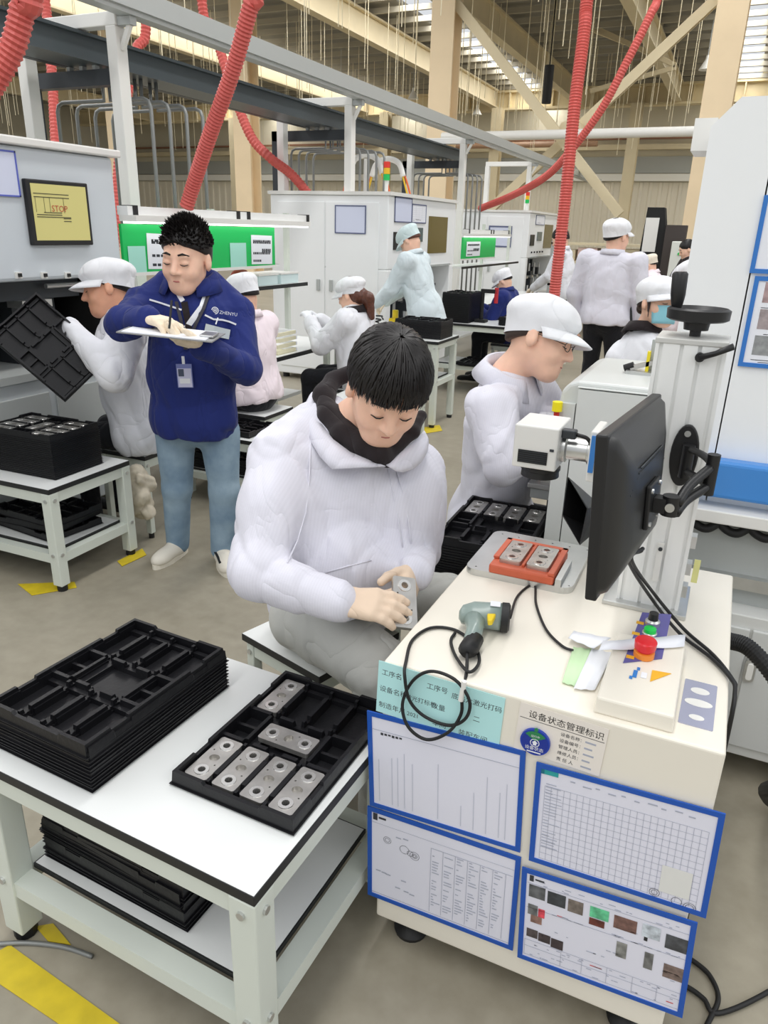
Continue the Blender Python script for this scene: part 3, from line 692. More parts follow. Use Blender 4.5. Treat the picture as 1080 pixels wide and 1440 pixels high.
# ---------------- low table at the left with its dark stack
T2 = low_table('white low table with a black tray block beside the worker holding a tray', -3.37, -2.70, 2.26, 2.79, .525, math.radians(1), ov=.0, leg=.055, shelf_z=.19)
p = stack(Vector((-3.0, 2.53, .525)), math.radians(91.5), 20, .0095, 'tray full of metal plates topping the dark block beside the worker holding a tray', 'black tray within the dark block beside the worker holding a tray', 'trays in the dark block', jit=.001)
fill(p, math.radians(91.5), [s for s in ENDS]+[(0,0,1)], 'machined metal plate in the top tray of the dark block', 'plates in the dark block top tray')
for i, (x, y, a) in enumerate(((-3.03, 2.525, 84), (-3.05, 2.525, 93), (-3.03, 2.525, 88))):
    tray(Vector((x, y, .2045+i*.0352)), math.radians(a), 'black tray lying loose on the lower shelf of the left low table', 'loose trays on the left low table shelf')

# ---------------- background tables and stools
low_table('white low table behind the man in the blue jacket', -3.04, -2.50, 3.60, 4.0, .46, 0, ov=.0, leg=.04, shelf_z=.2)
tray(Vector((-2.77, 3.80, .46)), math.radians(90), 'black tray on the low table behind the man in the blue jacket')
for i in range(4): tray(Vector((-2.77, 3.80, .2135+i*.02)), math.radians(90), 'black tray on the shelf of the low table behind the man in the blue jacket', 'trays under the low table behind the blue jacket')
low_table('white low table with a filled tray block behind the kneeless lap of the seated ponytailed woman'.replace('the kneeless lap of ', ''), -2.62, -1.95, 4.72, 5.1, .5, math.radians(3), shelf_z=.2)
p = stack(Vector((-2.2, 4.9, .5)), math.radians(93), 8, .0095, 'tray of metal plates topping the small block behind the seated ponytailed woman', 'black tray within the small block behind the seated ponytailed woman', 'trays in the small block', jit=.001)
fill(p, math.radians(93), ENDS, 'machined metal plate in the top tray behind the ponytailed woman', 'plates behind the ponytailed woman')
low_table('tall white side table with a dark crate beside the stooping worker', -2.98, -2.27, 6.12, 6.66, .775, 0, leg=.055, shelf_z=.42)
p = stack(Vector((-2.52, 6.4, .775)), math.radians(90), 12, .011, 'tray topping the dark crate on the tall side table', 'black tray within the dark crate on the tall side table', 'trays on the tall side table', jit=.001)
low_table('tall white table with tray blocks where the blue-coated worker sits', -3.0, -1.75, 7.75, 8.35, .75, 0, leg=.055, shelf_z=.3)
stack(Vector((-2.72, 8.02, .75)), 0, 26, .011, 'tray topping the tall dark block next to the blue-coated worker', 'black tray within the tall dark block next to the blue-coated worker', 'trays in the tall dark block', jit=.001)
p = stack(Vector((-2.02, 8.0, .75)), math.radians(90), 6, .011, 'filled tray topping the low block in front of the blue-coated worker', 'black tray within the low block in front of the blue-coated worker', 'trays in front of the blue-coated worker', jit=.001)
fill(p, math.radians(90), ENDS, 'metal plate in the tray in front of the blue-coated worker', 'plates in front of the blue-coated worker')
tray(Vector((-2.5, 7.95, .3135)), 0, 'black tray on the shelf under the blue-coated worker')
stool('small stool with black edged white seat under the worker in the pale pink jacket', (-2.86, 4.2), .36, .5, 0)
stool('small stool with black edge under the worker holding a tray', (-2.93, 3.14), .34, .49, 0)
stool('small stool under the ponytailed woman', (-2.62, 5.32), .34, .48, 0)
stool('small stool with black edged seat under the man with uncovered black hair', (-1.03, 1.83), .36, .455, math.radians(-17))
stool('small stool under the worker with glasses', (-.80, 2.83), .30, .46, 0)
stool('small stool under the blue-coated worker', (-2.3, 8.55), .34, .48, 0)
stool('small stool under the woman in the blue face mask', (-.42, 4.28), .34, .48, 0)
# low table with trays of the worker with glasses
low_table('white low table with a tray block in front of the worker with glasses', -.95, -.465, 2.11, 2.60, .55, 0, shelf_z=.2)
p = stack(Vector((-.625, 2.36, .55)), math.radians(2), 17, .0095, 'tray with four metal plates topping the block in front of the worker with glasses', 'black tray within the block in front of the worker with glasses', 'trays in front of the worker with glasses', jit=.001)
fill(p, math.radians(2), [(x, .133, 0) for x in (-.108, -.036, .036, .108)], 'metal plate in the tray in front of the worker with glasses', 'plates in front of the worker with glasses')

# ---------------- things on the bench shelves
for i, (y, w_) in enumerate(((5.31, .28), (5.64, .28))):
    P = Vector((-3.6, y, 1.225)); o = thing('parts_box', ('white' if i == 0 else 'translucent') + ' parts box on the upper shelf beside the green notice board', 'box', P)
    MB().box(-3.72, -3.46, y-w_/2, y+w_/2, 1.225, 1.30).build('body', mat('translucent_box', rgb(214,232,232), 0.3), o, P, bevel=.006); MB().box(-3.725, -3.455, y-w_/2-.005, y+w_/2+.005, 1.30, 1.312).build('lid', M_white, o, P)
P = Vector((-3.55, 4.98, 1.225)); o = MB().tube(spline([P+Vector((0,-.03,0)), P+Vector((0,-.02,.09)), P+Vector((0,.06,.11)), P+Vector((0,.14,.1))], 6), .022, 8).build('red_handle', mat('dull_red', rgb(170,70,50), 0.5), org=P, smooth=True); tag(o, 'dull red bent handle tool on the upper shelf', 'tool')
P = Vector((-3.2, 5.0, .752)); o = thing('sorting_crate', 'cream slatted plastic crate on the bench in front of the ponytailed woman', 'crate', P)
for z in (.755, .80, .845, .89):
    MB().box(-3.3, -3.1, 4.86, 4.875, z, z+.025).build('slat', mat('cream_plastic', rgb(226,220,190), 0.5), o, P); MB().box(-3.3, -3.1, 5.125, 5.14, z, z+.025).build('slat', M_paper, o, P)
    MB().box(-3.115, -3.10, 4.875, 5.125, z, z+.025).build('slat', MATS['cream_plastic'], o, P)
MB().box(-3.3, -3.1, 4.86, 5.14, .752, .757).build('base', MATS['cream_plastic'], o, P)
# bundle of air lines and a yellow fitting near the stooping worker
r = random.Random(4)
bench2 = low_table('white side bench with coiled air lines beside the stooping worker', -3.36, -3.0, 6.0, 7.2, .78, 0, shelf_z=.3)
for i in range(5):
    P = Vector((-3.17, 6.33+.07*i, .78)); pts = [P+Vector((.13*math.cos(t)+r.uniform(-.03,.03), .22*math.sin(t)+r.uniform(-.03,.03), .012+.02*i)) for t in [k*PI/4 for k in range(8)]]
    o = MB().tube(spline(pts, 5), .008, 6).build('air_line', M_rubber, org=P, smooth=True); tag(o, 'black air line coiled on the side bench', 'hose', 'air lines on the side bench')
P = Vector((-3.08, 7.02, .78)); o = MB().box(P.x-.05, P.x+.05, P.y-.05, P.y+.05, .78, .84).cyl(P+Vector((0,0,.06)), P+Vector((0,0,.14)), .03).build('yellow_valve', mat('bright_yellow', rgb(235,205,40), 0.4), org=P, bevel=.004); tag(o, 'yellow valve block on the side bench', 'valve')
P = Vector((-2.62, 7.9, .75)); 
# small press tool on the table of the blue-coated worker
P = Vector((-2.49, 8.02, .75)); o = thing('bench_tool', 'black bench tool with a red grip beside the tall dark block', 'tool', P)
MB().box(P.x-.06, P.x+.06, P.y-.06, P.y+.06, .75, .78).cyl((P.x, P.y, .78), (P.x, P.y, 1.1), .02).box(P.x-.02, P.x+.16, P.y-.02, P.y+.02, 1.06, 1.1).build('stand', M_blackmat, o, P); MB().cyl((P.x+.15, P.y, .96), (P.x+.15, P.y, 1.12), .022, n=10).build('grip', mat('grip_red', rgb(190,40,50), 0.4), o, P)


# ---------------- floor tape
def tape(pts, label, z=.002):
    o = MB().add([(x, y, z) for x, y in pts], [tuple(range(len(pts)))]).build('floor_tape', M_yellow, org=(pts[0][0], pts[0][1], 0)); 
    s = o.modifiers.new('t', 'SOLIDIFY'); s.thickness = .002; return tag(o, label, 'tape')
def pix(*p): return [tuple(onz(x, y, 0)[:2]) for x, y in p]
tape(pix((25,822),(105,819),(108,827),(45,838)), 'yellow tape corner mark under the front leg of the left low table')
tape(pix((165,790),(200,772),(206,781),(172,797)), 'yellow tape corner mark under the rear leg of the left low table')
tape(pix((0,1338),(14,1330),(175,1446),(90,1446),(0,1385)), 'wide yellow floor line running past the near white table')
tape(pix((50,1304),(75,1300),(100,1330),(68,1325)), 'yellow tape mark behind the left leg of the near white table')
tape(pix((420,955),(440,940),(452,950),(432,966)), 'yellow tape scrap on the floor under the near stool')
tape(pix((585,603),(618,598),(622,606),(592,611)), 'pale yellow mark under the front leg of the tall side table')

# ================================================================== near laser marking cabinet
X0, X1, Y0, Y1, ZT = -.548, .126, 1.245, 2.07, .82
P = Vector((X0, Y0, 0)); LC = thing('laser_cabinet', 'cream steel laser marking cabinet with four blue-framed documents on its front', 'cabinet', P)
MB().box(X0, X1, Y0, Y1, .085, ZT).build('body', M_cream, LC, P, bevel=.006, seg=3)
for x, y in ((X0+.07, Y0+.07), (X1-.07, Y0+.07), (X0+.07, Y1-.07), (X1-.07, Y1-.07)):
    f = MB().lathe((x, y, 0), (0,0,1), [(.042,0),(.045,.012),(.03,.03),(.012,.035),(.012,.085)], 20).build('foot', M_rubber, LC, P, auto=40)
for x in (X0+.17, X0+.36): MB().cyl((x, Y0+.08, .045), (x, Y0+.08, .085), .012, n=8).build('caster_bolt', M_dgrey, LC, P)
FY = Y0-.001
def on_front(x, y): return ony(x, y, FY)
def quadM(ul, ur, ll, y=FY):
    a, b_, c = ony(ul[0], ul[1], y), ony(ur[0], ur[1], y), ony(ll[0], ll[1], y)
    ux = b_-a; uy = a-c; return frame_M(c, ux, uy), ux.length, uy.length
def front_doc(ul, ur, ll, label, seed, rows, cols, yoff=0.0, **kw):
    M, W, Hh = quadM(ul, ur, ll, FY-yoff); return doc('document_holder', label, M, W, Hh, M_blue, rows=rows, cols=cols, seed=seed, fw=.011, thick=.004, sheet=mat('lilac_white_sheet', rgb(228,228,240), 0.6), **kw)+(M, W, Hh)
def scribble(parent, org, M, items, m, name='printed_text'):
    b = MB()
    for x0, y0, x1, y1 in items: b.box(x0, x1, y0, y1, .0026, .003, M)
    if b.v: return b.build(name, m, parent, org, kind='stuff')
def ringmesh(b, cx, cy, r, w_, M, n=20, z=.0026):
    o_ = [M @ Vector((cx+r*math.cos(2*PI*i/n), cy+r*math.sin(2*PI*i/n), z)) for i in range(n)]; q = [M @ Vector((cx+(r-w_)*math.cos(2*PI*i/n), cy+(r-w_)*math.sin(2*PI*i/n), z)) for i in range(n)]
    b.add(o_+q, [(i, (i+1) % n, n+(i+1) % n, n+i) for i in range(n)])
# 1: nearly blank chart
root, pm, org, M, W, Hh = front_doc((523,1000), (747,1058), (521,1131), 'mostly blank white form in a blue frame under the teal label', 11, 0, 0, titles=False)
r = random.Random(5)
scribble(pm, org, M, [(x*W, .08*Hh, x*W+.0012, (.08+r.uniform(.2,.6))*Hh) for x in (.07,.16,.2,.245,.3,.47,.62,.7,.78,.86,.9)], mat('very_faint_print', rgb(196,199,212), 0.6), 'printed_lines')
scribble(pm, org, M, [(.09*W+i*.009, .79*Hh+(i % 3)*.001, .09*W+i*.009+.006, .79*Hh+.006) for i in range(6)], M_ink)
scribble(pm, org, M, [(.02*W, .83*Hh, .98*W, .83*Hh+.001)], M_grid, 'printed_lines')
# 2: drawing sheet
root, pm, org, M, W, Hh = front_doc((520,1133), (736,1206), (518,1256), 'engineering drawing sheet with round views in a blue frame below the blank form', 12, 0, 0, titles=False)
g = MB()
for cx, cy, rr in ((.14,.70,.010),(.14,.70,.006),(.26,.66,.012),(.30,.64,.008),(.33,.63,.012),(.33,.63,.007),(.33,.63,.004)): ringmesh(g, cx*W, cy*Hh, rr, .0009, M)
g.build('drawing', M_ink, pm, org, kind='stuff')
scribble(pm, org, M, [(.04*W, .88*Hh, .07*W, .95*Hh), (.08*W, .905*Hh, .13*W, .925*Hh)], M_ink, 'printed_text')
g = []
for i in range(7): g += [(.44*W+.08*W*i-.0004, .08*Hh, .44*W+.08*W*i+.0004, .78*Hh)]
g += [(.03*W, .85*Hh, .97*W, .852*Hh), (.03*W, .06*Hh, .97*W, .064*Hh), (.44*W, .78*Hh, .96*W, .784*Hh)]
scribble(pm, org, M, g, M_grid, 'printed_lines')
g = []; r = random.Random(2)
for c in range(6):
    for k in range(22):
        if r.random() < .75: g.append((.45*W+.08*W*c, (.76-.03*k)*Hh, .45*W+.08*W*c+r.uniform(.01,.06)*W, (.768-.03*k)*Hh))
for k, (x, y) in enumerate(((.06,.32),(.1,.315),(.13,.31),(.24,.30),(.2,.2),(.26,.19),(.3,.18),(.2,.76),(.25,.77))): g.append((x*W, y*Hh, x*W+.035*W, y*Hh+.012*Hh))
scribble(pm, org, M, g, M_grid)
# 3: large table form
root, pm, org, M, W, Hh = front_doc((756,1071), (1022,1144), (744,1208), 'ruled inspection table in a blue frame below the status label', 13, 12, 24, titles=False, yoff=.003)
o = MB().box(.03*W, .13*W, .91*Hh, .955*Hh, .0026, .003, M).build('printed_logo', mat('teal_print', rgb(40,160,160), 0.5), pm, org); MB().box(.03*W, .05*W, .91*Hh, .955*Hh, .003, .0034, M).build('logo_mark', mat('teal_dark', rgb(20,110,130), 0.5), o, org)
g = []; r = random.Random(8)
for k in range(10): x = .2+.07*k; g.append((x*W, (.9-.015*(k % 2))*Hh, x*W+r.uniform(.02,.05)*W, (.91-.015*(k % 2))*Hh))
for k in range(22): 
    if r.random() < .9: g.append((.065*W, (.82-.03*k)*Hh, (.065+r.uniform(.02,.10))*W, (.826-.03*k)*Hh))
scribble(pm, org, M, g, M_grid)
MB().box(.74*W, .90*W, .12*Hh, .38*Hh, .003, .0034, M).build('pasted_note', mat('note_paper', rgb(226,226,222), 0.6), pm, org)
g = MB()
for cx, cy, rr in ((.72,.09,.010),(.72,.09,.006),(.84,.07,.010),(.91,.05,.012),(.91,.05,.008)): ringmesh(g, cx*W, cy*Hh, rr, .0009, M, z=.0036)
g.build('drawing', M_ink, pm, org, kind='stuff')
# 4: photo instruction sheet
root, pm, org, M, W, Hh = front_doc((738,1219), (985,1298), (728,1344), 'work instruction sheet with small photos in a blue frame below the ruled table', 14, 0, 0, titles=False, yoff=.006)
scribble(pm, org, M, [(.05*W, .885*Hh, .075*W, .945*Hh), (.085*W, .905*Hh, .14*W, .92*Hh)], M_ink)
ph = [(.05,.72,.15,.85,(96,98,100)),(.165,.71,.275,.84,(60,64,68)),(.29,.70,.38,.83,(122,112,104)),(.42,.72,.53,.83,(96,188,140)),(.42,.64,.51,.71,(108,54,44)),(.56,.69,.69,.82,(124,92,84)),(.72,.70,.82,.83,(196,204,212)),(.735,.66,.755,.70,(40,40,44)),(.85,.66,.97,.80,(74,76,80)),
      (.05,.53,.11,.64,(110,112,112)),(.115,.53,.155,.62,(206,70,84)),(.07,.45,.14,.53,(150,116,104)),(.05,.28,.12,.37,(78,70,70)),(.125,.27,.20,.36,(72,62,64)),(.205,.25,.28,.35,(62,52,54)),(.59,.40,.65,.56,(134,134,130)),(.75,.38,.80,.55,(118,118,116)),(.86,.36,.98,.50,(126,108,100))]
for i, (a, b_, c, d, cc) in enumerate(ph): MB().box(a*W, c*W, b_*Hh, d*Hh, .0026, .003, M).build('printed_photo', mat('photo_tone_%d' % i, rgb(*cc), 0.5, noise=.45, nscale=60), pm, org)
g = []; r = random.Random(3)
for k in range(90): x, y = r.uniform(.05,.93), r.choice((.90,.88,.87,.70,.61,.60,.42,.41,.34,.22,.2,.15,.12,.08)); g.append((x*W, y*Hh, (x+r.uniform(.01,.04))*W, (y+.006)*Hh))
for y in (.86,.60,.24,.17,.07): g.append((.04*W, y*Hh, .97*W, (y+.003)*Hh))
for x in (.04,.27,.40,.55,.70,.84,.97): g.append((x*W, .07*Hh, x*W+.0007, .24*Hh))
scribble(pm, org, M, g, M_grid)
scribble(pm, org, M, [(.23*W, .61*Hh, .28*W, .615*Hh), (.45*W, .2*Hh, .52*W, .207*Hh), (.9*W, .11*Hh, .94*W, .117*Hh)], mat('red_print', rgb(200,60,60), 0.5), 'red_text')

# teal machine label with lettering
M, W, Hh = quadM((541,931), (720,985), (529,999))
P = M.translation.copy(); o = thing('station_label', 'pale teal printed station label below the scanner cable on the cabinet front', 'label', P)
MB().box(0, W, 0, Hh, 0, .0012, M).build('sheet', M_teal, o, P)
for s_, x, y, sz in (('工序名', .03,.76,.016), ('工序号', .40,.76,.016), ('底盖六激光打码', .60,.72,.0155), ('设备名称', .02,.44,.016), ('激光打标机', .24,.44,.014), ('数量', .45,.42,.016), ('二', .78,.42,.016), ('制造年月', .02,.12,.016), ('2021', .26,.12,.014), ('车间', .47,.10,.016), ('装配车间', .68,.08,.016)):
    link('lettering', text_mesh(s_, sz, M @ Matrix.Translation((x*W, y*Hh, .0014))), M_ink, o, P)
# status label with badge
M, W, Hh = quadM((727,985), (851,1024), (722,1051))
P = M.translation.copy(); o = thing('status_label', 'pale status label with a bold heading and rows of small lettering on the cabinet front', 'label', P)
MB().box(0, W, 0, Hh, 0, .0008, M).build('sheet', mat('pale_pink_label', rgb(238,231,222), 0.5), o, P)
link('heading', text_mesh('设备状态管理标识', .0185, M @ Matrix.Translation((.11*W, .76*Hh, .0012))), M_black, o, P)
MB().box(.02*W, .98*W, .70*Hh, .71*Hh, .0008, .0011, M).build('rule', M_ink, o, P)
for i, (a, b_) in enumerate((('设备名称：','激光打标'), ('设备编号：','JG0801'), ('管理人员：','李明'), ('维修人员：','王刚'), ('责 任 人','张'))):
    link('lettering', text_mesh(a, .0095, M @ Matrix.Translation((.50*W, (.58-.13*i)*Hh, .0012))), M_ink, o, P); 
    MB().box(.78*W, (.9-.03*(i % 2))*W, (.59-.13*i)*Hh, (.625-.13*i)*Hh, .0008, .0011, M).build('value', M_grid, o, P)
c = M @ Vector((.24*W, .30*Hh, .001)); nz = Vector((0,-1,0)); P = c
o = thing('status_badge', 'round blue magnetic status badge with a white house arrow and green cap', 'badge', P)
MB().cyl(c, c+nz*.006, .030, n=40).build('disc', mat('badge_blue', rgb(28,62,170), 0.3), o, P, auto=40)
MB().cyl(c+nz*.006, c+nz*.0066, .0265, n=40).build('face', mat('badge_blue2', rgb(20,48,150), 0.3), o, P, auto=40)
MF = frame_M(c+nz*.0067, (1,0,0), (0,0,1))
def fanpoly(pts, name, m, z=0): MB().prism([(x, y) for x, y in pts], MF @ Vector((0,0,z)), (1,0,0), (0,0,1), .0004).build(name, m, o, P)
seg = [(.0262*math.cos(t), .0262*math.sin(t)) for t in [PI*.22+PI*.56*i/10 for i in range(11)]]+[(0,.004)]
fanpoly(seg, 'green_sector', mat('badge_green', rgb(40,130,80), 0.4))
MB().cyl(MF @ Vector((0,.0305,-.002)), MF @ Vector((0,.0305,.001)), .004, n=12).build('knob', MATS['badge_green'], o, P)
link('lettering', text_mesh('运行中', .006, MF @ Matrix.Translation((0,.013,.0008)), 'CENTER'), M_paper, o, P)
gg = MB(); ringmesh(gg, 0, 0, .0095, .0014, MF, z=.0009); gg.build('ring', M_paper, o, P)
fanpoly([(-.006,0),(-.0035,0),(-.0035,-.0055),(.0035,-.0055),(.0035,0),(.006,0),(0,.006)], 'house_arrow', M_paper, .0005)
link('lettering', text_mesh('设备状态', .0095, MF @ Matrix.Translation((0,-.017,.0006)), 'CENTER'), M_paper, o, P)
MB().box(-.014, .014, -.0235, -.021, .0004, .0008, MF).build('small_text', M_paper, o, P)

# ---------------- barcode scanner and its cable
S = Vector((-.392, 1.43, ZT)); SC = thing('barcode_scanner', 'grey green barcode scanner with a yellow trigger lying on the cabinet top', 'scanner', S)
def loft(pts, n=14):
    """pts: (center, rx along u, ry along v, u, v)"""
    b = MB(); rows = []
    for c, rx, ry, u, v in pts: rows.append([Vector(c)+Vector(u)*(rx*math.cos(2*PI*i/n))+Vector(v)*(ry*math.sin(2*PI*i/n)) for i in range(n)])
    b.grid(rows, close=True); N = len(rows); b.f.append(tuple(range(n-1,-1,-1))); b.f.append(tuple(range((N-1)*n, N*n))); return b
ux, uy, uz = Vector((1,0,0)), Vector((0,1,0)), Vector((0,0,1))
hd = Vector((.97, .24, 0)); hs = Vector((-.24, .97, 0))
hc = Vector((-.405, 1.475, ZT+.034)); M_scan = mat('scanner_grey_green', rgb(140,156,150), 0.3, coat=.3)
loft([(hc-hd*.052-hs*.012, .008, .010, hs, uz), (hc-hd*.045-hs*.008, .022, .022, hs, uz), (hc-hd*.02, .030, .029, hs, uz), (hc+hd*.015, .032, .031, hs, uz), (hc+hd*.045, .034, .032, hs, uz)]).build('head', M_scan, SC, S, smooth=True)
loft([(hc+hd*.044, .036, .034, hs, uz), (hc+hd*.06, .037, .034, hs, uz), (hc+hd*.064, .030, .028, hs, uz)]).build('bumper', M_rubber, SC, S, auto=40)
h2 = Vector((-.392, 1.335, ZT+.022))
loft([(hc-hd*.012+Vector((0,-.02,0)), .026, .020, hd, uz), (hc.lerp(h2,.45)+hd*-.002, .019, .018, hd, uz), (h2+Vector((0,.02,0)), .018, .018, hd, uz)]).build('handle', M_scan, SC, S, smooth=True)
loft([(h2+Vector((0,.045,0)), .021, .020, hd, uz), (h2+Vector((.002,.0,0)), .022, .021, hd, uz), (h2+Vector((.004,-.014,0)), .014, .014, hd, uz)]).build('handle_grip', M_rubber, SC, S, smooth=True)
MB().prism([(0,0),(.020,.004),(.014,-.03),(.004,-.034)], hc+hd*.012+hs*-.03+Vector((0,0,.008)), hd, hs, .014).build('trigger', mat('trigger_yellow', rgb(240,208,30), 0.4), SC, S, bevel=.003)
MB().box(-.003, .02, -.012, .012, 0, .001, frame_M(hc+hd*.02+Vector((0,0,.0312)), hd, hs)).build('sticker', M_paper, SC, S)
zc = ZT+.005
def T(x, y, dz=0): return onz(x, y, zc+dz)
def Fp(x, y, k=0): return ony(x, y, FY-.012-.006*k)
cp = [h2+Vector((.004,-.014,0)), T(656,945), Fp(650,978,1), Fp(648,1005,0), Fp(630,1030,1), Fp(600,1040,1), Fp(574,1022,2), Fp(566,990,1), Fp(580,958,0), Fp(606,944,1), Fp(640,956,2), Fp(660,985,2), Fp(655,1010,1), Fp(632,1020,0), Fp(598,1008,0), Fp(576,985,1), Fp(569,950,2), T(571,930), T(580,900), T(606,883), T(640,886), T(666,906), T(674,930,.004), T(660,945,.006), T(642,925,.004), T(634,902), T(640,890)]
o = MB().tube(spline(cp, 8), .0036, 8).build('scanner_cable', M_rubber, org=h2, smooth=True); tag(o, 'coiled black scanner cable hanging over the front edge of the cabinet', 'cable')
P = Fp(648,985,3); o = MB().cyl(Fp(653,958,2), Fp(648,985,2), .0055, n=10).build('cable_tie_tag', M_white, org=P); tag(o, 'white sleeve around the scanner cable', 'sleeve')
cp = [hc+hd*.064, T(728,838), T(751,822), T(754,850), T(768,885), T(790,908), T(806,915)]
o = MB().tube(spline(cp, 8), .0032, 8).build('signal_wire', M_rubber, org=hc+hd*.064, smooth=True); tag(o, 'thin black wire bending from the scanner toward the paper tags', 'cable')

# ---------------- aluminium base plate, red fixture
P = Vector((-.39, 1.88, ZT)); me = plate_mesh(rrect(-.147, .14, -.145, .155, .03), [circ(-.12+.05*i, y, .003, 6) for i in range(6) for y in (-.125, .13)], .018)
o = link('base_plate', me, M_alu); o.location = P; tag(o, 'perforated aluminium base plate under the red fixture', 'plate')
z = ZT+.018; P = Vector((-.383, 1.823, z)); o = thing('part_fixture', 'red orange plastic fixture holding two metal plates under the laser head', 'fixture', P)
M_fix = mat('red_orange_plastic', rgb(206,98,66), 0.45, noise=.05, nscale=30)
MB().box(-.086, .086, -.092, .092, 0, .026).build('base', M_fix, o, bevel=.006)
for x0, x1, y0, y1 in ((-.086,-.07,-.05,.092),(.07,.086,-.092,.092),(-.086,.086,.076,.092),(-.004,.004,-.07,.076)): MB().box(x0, x1, y0, y1, .026, .034).build('rim', M_fix, o, bevel=.002)
MB().box(.09, .105, -.09, .05, 0, .02).build('clamp_block', M_alu, o)
part(P+Vector((-.037,0,.026)), 0, 'bright metal plate on the far-from-column side of the red fixture'.replace('far-from-column side', 'side facing the seated man'))
part(P+Vector((.037,-.004,.026)), 0, 'metal plate on the column side of the red fixture')

# ---------------- lift column with hand wheel
cx0, cx1, cy0, cy1, cz = -.142, .004, 1.755, 1.895, 1.462
P = Vector((-.07, 1.82, ZT)); CO = thing('lift_column', 'white aluminium lift column with a hand wheel, carrying the laser head over the red fixture', 'column', P)
pts = []
def groove(xc): return [(xc-.004, cy0), (xc-.004, cy0+.006), (xc+.004, cy0+.006), (xc+.004, cy0)]
pts = [(cx0, cy0)]+groove(cx0+.012)+groove(cx0+.055)+groove(cx0+.092)+groove(cx1-.012)+[(cx1, cy0), (cx1, cy1), (cx0, cy1)]
MB().prism(pts, (0,0,ZT+.012), (1,0,0), (0,1,0), cz-ZT-.012).build('profile', M_alup, CO, P)
MB().box(cx0-.002, cx1+.002, cy0-.002, cy1+.002, cz, cz+.012).build('top_plate', mat('top_plate_grey', rgb(200,200,196), 0.4), CO, P, bevel=.002)
MB().box(cx0-.03, cx1+.02, cy0-.025, cy1+.02, ZT, ZT+.012).build('foot_plate', M_alu, CO, P, bevel=.002)
wc = Vector((-.068, 1.825, cz+.012))
hw = MB().lathe(wc, (0,0,1), [(.012,0),(.012,.012),(.026,.014),(.028,.030),(.058,.034),(.066,.038),(.067,.058),(.060,.062),(.052,.056),(.040,.046),(.02,.044)], 32).build('hand_wheel', M_black, CO, P, auto=35)
MB().lathe(wc+Vector((-.048,.01,.055)), (-.05,0,1), [(.010,0),(.013,.012),(.016,.03),(.017,.075),(.013,.08)], 16).build('crank_grip', M_black, hw, P, auto=40)
lv = ony(984, 503, cy0-.012); MB().cyl(lv, lv+Vector((0,.015,0)), .010, n=14).build('lever_hub', M_black, CO, P)
MB().tube([lv, lv+Vector((.03,-.004,.012)), lv+Vector((.062,-.008,.030))], [.007,.006,.0075], 10).build('clamp_lever', M_black, CO, P, smooth=True)
MB().box(-.066, -.052, cy0-.006, cy0-.001, .90, 1.0).build('scale_strip', M_white, CO, P); MB().cyl((-.059, cy0-.009, .985), (-.059, cy0-.001, .985), .005, n=8).build('screw', M_dgrey, CO, P)
for z in (.86, .92, .99): MB().box(cx1, cx1+.012, cy0+.02, cy0+.05, z, z+.03).build('side_bracket', M_alu, CO, P)
MB().box(cx1+.016, cx1+.03, cy0+.03, cy0+.032, .9, .96).build('yellow_tag', mat('tag_yellow', rgb(226,224,150), 0.5), CO, P)

# ---------------- galvo laser head on its boom
P = CO.location.copy(); GH = CO
a, b_ = ony(719, 655, 1.74), ony(787, 604, 1.74); hx0, hx1, hz0, hz1 = a.x, b_.x, a.z, b_.z
MB().box(hx0, hx1, 1.74, 1.88, hz0, hz1).build('laser_head', M_white, GH, P, bevel=.004)
vg = MB().box(hx0+.014, hx1-.022, 1.738, 1.74, hz0+.014, hz0+.046).build('vent', M_black, GH, P)
for i in range(6): MB().box(hx0+.016, hx1-.024, 1.736, 1.738, hz0+.017+i*.005, hz0+.0185+i*.005).build('louvre', M_dgrey, vg, P)
MB().box(hx1-.018, hx1-.008, 1.738, 1.74, hz0+.05, hz0+.056).build('badge', M_ink, GH, P)
lc = Vector(((hx0+hx1)/2+.004, 1.81, hz0))
MB().lathe(lc, (0,0,-1), [(.046,0),(.046,.006),(.050,.008),(.050,.016),(.047,.018),(.048,.034),(.042,.036)], 32).build('lens', M_black, GH, P, auto=35)
tz = (hz0+hz1)/2-.008
MB().lathe((hx1, 1.81, tz), (1,0,0), [(.036,0),(.036,.01),(.028,.014),(.028,.062),(.033,.064),(.033,.072)], 28).build('beam_tube', M_alu, GH, P, auto=35)
bx = hx1+.072
MB().box(bx, bx+.02, 1.75, 1.87, tz-.06, tz+.065).build('mount_plate', M_white, GH, P, bevel=.004)
MB().box(bx+.004, bx+.016, 1.744, 1.75, tz-.035, tz+.055).build('blue_panel', mat('panel_blue', rgb(58,130,205), 0.4), GH, P)
MB().box(bx+.02, cx0-.0005, 1.77, 1.86, tz-.045, tz+.045).build('boom', M_white, GH, P, bevel=.004)
pl = Vector((hx1+.0005, 1.79, hz1-.018)); MB().box(pl.x, pl.x+.034, pl.y-.02, pl.y+.005, pl.z-.011, pl.z+.011).build('plug', M_dgrey, GH, P, bevel=.003)
MB().tube(spline([pl+Vector((.034,-.008,0)), pl+Vector((.06,-.008,-.006)), pl+Vector((.075,0,-.03)), pl+Vector((.08,.03,-.05))], 6), .005, 8).build('lead', M_rubber, GH, P, smooth=True)
